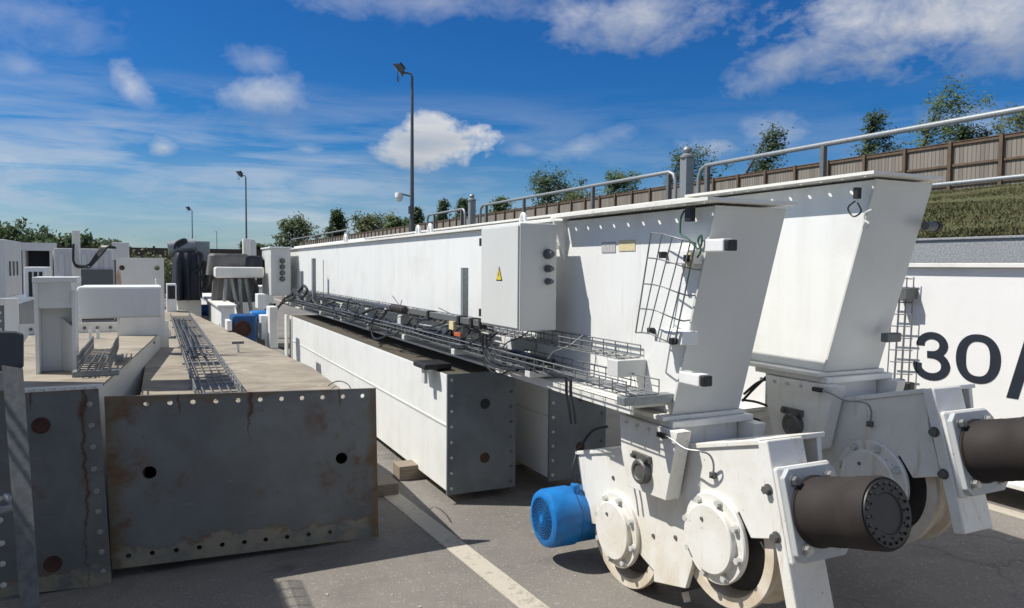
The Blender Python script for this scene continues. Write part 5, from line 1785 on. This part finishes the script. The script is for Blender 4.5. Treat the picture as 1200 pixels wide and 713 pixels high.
# tall pale pillar with loops of hose
Y = 15.0
a, b_ = at(84, 270, Y=Y), at(94, 330, Y=Y)
o = empty('steel_pillar', (a.x, Y, 0), 'tall pale steel pillar rising above the container with black hoses tied on', 'pillar')
MB().box(a.x, b_.x, Y, Y + .18, 0, a.z).build('pillar_shaft', WHITE_OLD, o, bevel=.008)
for k in range(4):
    pts = [at(*q, Y=Y - .06 - .02 * k) for q in ((86, 286 + k * 6), (86, 306), (90, 311 + k * .6), (100, 312 + k * .4), (106, 309 + k), (114 + k * 2, 297), (121 + k * 2, 289), (127 + k * 3, 291))]
    MB().tube(pts, .02, 6, smooth=4).build('hose', BLACKC, o, smooth=True)
# grey switch box on legs right of hoses
Y = 16.0
a, b_ = at(131, 284, Y=Y), at(151, 305, Y=Y)
o = empty('control_box', ((a.x + b_.x) / 2, Y, 0), 'small grey box on legs against the brown far fencing', 'cabinet')
MB().box(a.x, b_.x, Y, Y + .4, b_.z, a.z).build('box_body', GREYW, o, bevel=.01)
MB().box(a.x + .03, a.x + .08, Y + .1, Y + .2, 0, b_.z - .001).build('leg', DGALV, o)
MB().box(b_.x - .08, b_.x - .03, Y + .1, Y + .2, 0, b_.z - .001).build('leg', DGALV, o)

# brown far fencing closing the yard
o = empty('yard_fence', (4, 45, 0), 'dark brown boarded fencing across the far end of the yard', 'fence')
for k in range(13):
    x = -26 + k * 2.6
    MB().box(x, x + 2.59, 45, 45.06, 0, at(200, 291, Y=45).z).build('board_panel', FARWALL, o)
    MB().box(x - .06, x + .06, 44.9, 44.999, 0, at(200, 290, Y=45).z + .05).build('fence_post', FARWALL, o)

# low shrubs between fence and equipment
tree((at(178, 300, Y=30).x, 30, 0), 1.5, 2.2, 'low olive bush before the brown far fencing, left of the navy tarpaulin', LEAF3, 140, .02, 1800, .14, 'round', None, 'shrub')


# tarpaulined machine
def drape(name, mat, parent, cx, cy, rx, ry, z0, z1, seed, flare=1.1, folds=9):
    rnd = random.Random(seed)
    b = MB()
    n = 72
    levels = [z0 + (z1 - z0) * k / 10 for k in range(11)]
    rings = []
    for li, z in enumerate(levels):
        f = li / 10
        ring = []
        for i in range(n):
            t = 2 * math.pi * i / n
            sq = (abs(math.cos(t)) ** 7 + abs(math.sin(t)) ** 7) ** -.143
            wob = 1 + (.25 + .75 * (1 - f)) * .10 * math.sin(folds * t + seed) + .03 * (1 - f) * math.sin(folds * 2.3 * t + 1) + .02 * mnoise.noise(Vector((t * 3, z * 3, seed)))
            s = (flare * (1 - f) + 1 * f) * wob * (1 if f < .93 else .9)
            ring.append(b.bm.verts.new((cx + rx * sq * math.cos(t) * s, cy + ry * sq * math.sin(t) * s, z)))
        rings.append(ring)
    for A_, B_ in zip(rings, rings[1:]):
        for i in range(n):
            b.bm.faces.new((A_[i], A_[(i + 1) % n], B_[(i + 1) % n], B_[i]))
    b.bm.faces.new(rings[0][::-1])
    b.bm.faces.new(rings[-1])
    return b.build(name, mat, parent, smooth=True)


Y = 13.6
a, b_ = at(204, 296, Y=Y), at(240, 352, Y=Y)
w_ = b_.x - a.x
o = empty('covered_hoist', ((a.x + b_.x) / 2, Y + .4, 0), 'crane hoist wrapped in navy tarpaulin with a grey drum on top', 'hoist')
drape('navy_cover', TARP, o, a.x + w_ * .40, Y + .45, w_ * .40, .42, b_.z, a.z, 2)
drape('grey_cover', TARPG, o, a.x + w_ * .80, Y + .55, w_ * .13, .4, b_.z + .03, a.z - .05, 4, 1.05, 5)
p = at(221, 292, Y=Y + .3)
MB().cyl((p.x - .32, Y + .4, p.z), (p.x + .12, Y + .4, p.z + .06), .13, 20).build('hoist_drum', GALV, o, smooth=True)
MB().box(p.x + .10, p.x + .34, Y + .3, Y + .75, p.z - .2, p.z + .14).build('drum_housing', GALV, o, bevel=.02)
MB().tube([at(*q, Y=Y + .3) for q in ((205, 292), (207, 286), (212, 283), (217, 282), (214, 286), (208, 290))], .04, 6, smooth=4).build('hose_loop', BLACKC, o, smooth=True)
for q in ((236, 300), (241, 310), (244, 322)):
    MB().tube([at(q[0] - 6, q[1] - 4, Y=Y), at(q[0], q[1], Y=Y), at(q[0] - 2, q[1] + 14, Y=Y), at(q[0] - 8, q[1] + 18, Y=Y)], .035, 6, smooth=4).build('hose_loop', BLACKC, o, smooth=True)
MB().box(a.x + .05, b_.x - .05, Y + .1, Y + .9, 0, b_.z - .001).build('stand', WHITE_OLD, o)

# trestle with cross beam and lattice legs
Y = 12.4
a, b_ = at(252, 313, Y=Y), at(310, 326, Y=Y)
o = empty('trolley_frame', ((a.x + b_.x) / 2, Y, 0), 'trolley frame with a pale cross beam over slanting legs, left of the far cabinet', 'trolley')
MB().box(a.x, b_.x, Y, Y + .35, b_.z, a.z).build('cross_beam', WHITE_OLD, o, bevel=.03)
drape('grey_cover', TARPG, o, (a.x + b_.x) / 2 - .12, Y + .62, .30, .24, b_.z + .04, at(270, 297, Y=Y).z, 6, 1.05, 6)
drape('navy_cover', TARP, o, (a.x + b_.x) / 2 + .24, Y + .62, .16, .24, b_.z + .04, at(270, 299, Y=Y).z, 7, 1.1, 6)
drape('hanging_cover', TARPG, o, (a.x + b_.x) / 2 - .05, Y + .5, .32, .1, at(270, 356, Y=Y).z, b_.z - .01, 9, 1.0, 8)
for q0, q1 in (((265, 327), (262, 366)), ((271, 327), (281, 372)), ((281, 327), (283, 372)), ((288, 327), (296, 374))):
    p, q = at(*q0, Y=Y + .05), at(*q1, Y=Y + .05)
    q = p + (q - p) * (p.z / (p.z - q.z)) if False else q
    MB().tube([p, q], .028, 8).build('leg', GALV, o, smooth=True)
pq = at(262, 366, Y=Y + .05)
MB().box(a.x, b_.x, Y - .02, Y + .4, 0.0, pq.z - .12).build('trolley_base', DSTEEL, o, bevel=.01)
MB().tube([at(*q, Y=Y - .05) for q in ((296, 326), (300, 334), (301, 342), (297, 350))], .03, 6, smooth=4).build('hose_loop', BLACKC, o, smooth=True)

# distant wheel truck parts with blue drives between G1 and beam A
D = empty('wheel_carriage', (1.3, 10, 0), 'low white wheel carriage with blue drives beyond the beige girder top', 'carriage')
ytf = 13.3
pz = at(247, 356, X=.88)
fa, na = at(236, 357, X=.85), at(259, 362, X=.85)
MB().box(.85, 1.02, na.y, fa.y, .12, na.z + .02).build('carriage_box', WHITE, D, bevel=.01)
MB().box(.80, 1.06, na.y - .03, fa.y, na.z + .021, na.z + .05).build('carriage_flange', WHITE_OLD, D)
MB().box(.82, 1.04, na.y + .2, na.y + .5, 0, .119).build('skid_foot', BLOCKW, D)
for z in (.4, .62):
    MB().cyl((.849, na.y + .22, z + .1), (.842, na.y + .22, z + .1), .022, 10).build('hatch_bolt', DSTEEL, D)
c = at(285, 386, Y=9.2)
dd = MB().box(c.x - .12, c.x + .16, 9.22, 9.62, .05, c.z + .16).build('gear_housing', DBLUE, D, bevel=.03)
MB().lathe((c.x - .005, 9.22, c.z), (0, -1, 0), [(-.001, .02), (-.001, .10), (.03, .10), (.03, .075), (.02, .07), (.02, .01)], 32).build('brown_cover', RUST, D, smooth=True)
c2 = at(302, 371, Y=9.6)
MB().lathe((c2.x - .09, 9.6, c2.z), (1, 0, 0), [(0, .02), (0, .065), (.02, .075), (.22, .075), (.22, .02)], 24).build('drive_motor', BLUE, D, smooth=True)
c3 = at(230, 363, Y=14.5)
MB().lathe((c3.x - .05, 14.3, c3.z), (1, 0, 0), [(0, .02), (0, .09), (.02, .10), (.3, .10), (.3, .02)], 24).build('drive_motor', BLUE, D, smooth=True)
MB().box(c3.x + .0, c3.x + .5, 14.1, 14.6, 0, c3.z - .101).build('motor_stand', WHITE_OLD, D, bevel=.01)
for q0, q1, yy, m in (((306, 370), (315, 398), 9.3, WHITE), ((316, 360), (326, 408), 9.1, WHITE_OLD), ((302, 345), (312, 362), 10.5, WHITE), ((266, 376), (272, 388), 9.1, WHITE_NEW)):
    a, b_ = at(*q0, Y=yy), at(*q1, Y=yy)
    MB().box(a.x, b_.x, yy, yy + .3, b_.z, a.z).build('side_frame', m, D, bevel=.01)
MB().box(c.x - .1, c.x + .45, 9.3, 10.3, 0, .2).build('carriage_base', WHITE_OLD, D, bevel=.01)
# white boxed items at the back of beige girder
Y = 13.0
a, b_ = at(195, 333, Y=Y), at(207, 352, Y=Y)
o = empty('junction_cabinet', ((a.x + b_.x) / 2, Y, 0), 'small white framed dark box just left of the navy tarpaulin', 'cabinet')
MB().box(a.x, b_.x, Y, Y + .4, 0, a.z).build('frame', WHITE, o, bevel=.01)
MB().box(a.x + .02, b_.x - .02, Y - .006, Y - .001, b_.z + .02, a.z - .03).build('dark_panel', DARKEND, o)
Y = 15
a, b_ = at(286, 352, Y=Y), at(303, 366, Y=Y)
o = empty('white_crate', ((a.x + b_.x) / 2, Y, 0), 'white crate low behind the trolley frame beside the far cabinet', 'crate')
MB().box(a.x - .1, b_.x + .3, Y, Y + .8, 0, at(290, 338, Y=Y).z).build('crate_body', WHITE, o, bevel=.02)
MB().box(a.x - .13, b_.x + .33, Y - .03, Y + .83, at(290, 338, Y=Y).z + .001, at(290, 338, Y=Y).z + .04).build('crate_lid', WHITE_OLD, o, bevel=.01)
# pale post boxes behind far cabinet
p = at(289, 280, Y=17)
o = empty('gate_post', (p.x, 17, 0), 'pale square gate post behind the trolley frame under the middle lamp', 'post')
MB().box(p.x - .07, p.x + .10, 17, 17.2, 0, p.z).build('post_shaft', WHITE_OLD, o, bevel=.01)
MB().box(p.x + .101, p.x + .2, 17, 17.15, p.z - .9, p.z - .05).build('post_box', GREYW, o, bevel=.01)

# ------------------------------------------------------------------ loose chips on the asphalt
rnd = random.Random(9)
b = MB()
for _ in range(150):
    x, y = rnd.uniform(.7, 5.0), rnd.uniform(1.8, 5.2)
    s = rnd.uniform(.003, .009)
    h = s * .5
    a = rnd.random() * 6
    pts = [(x + s * math.cos(a + t) * rnd.uniform(.6, 1.2), y + s * math.sin(a + t) * rnd.uniform(.6, 1.2), .0) for t in (0, 1.3, 2.7, 4.1, 5.2)]
    b.prism(pts, (0, 0, h))
tag(b.build('loose_chippings', STONE), 'pale stone chips scattered over the asphalt', 'chippings', kind='stuff')
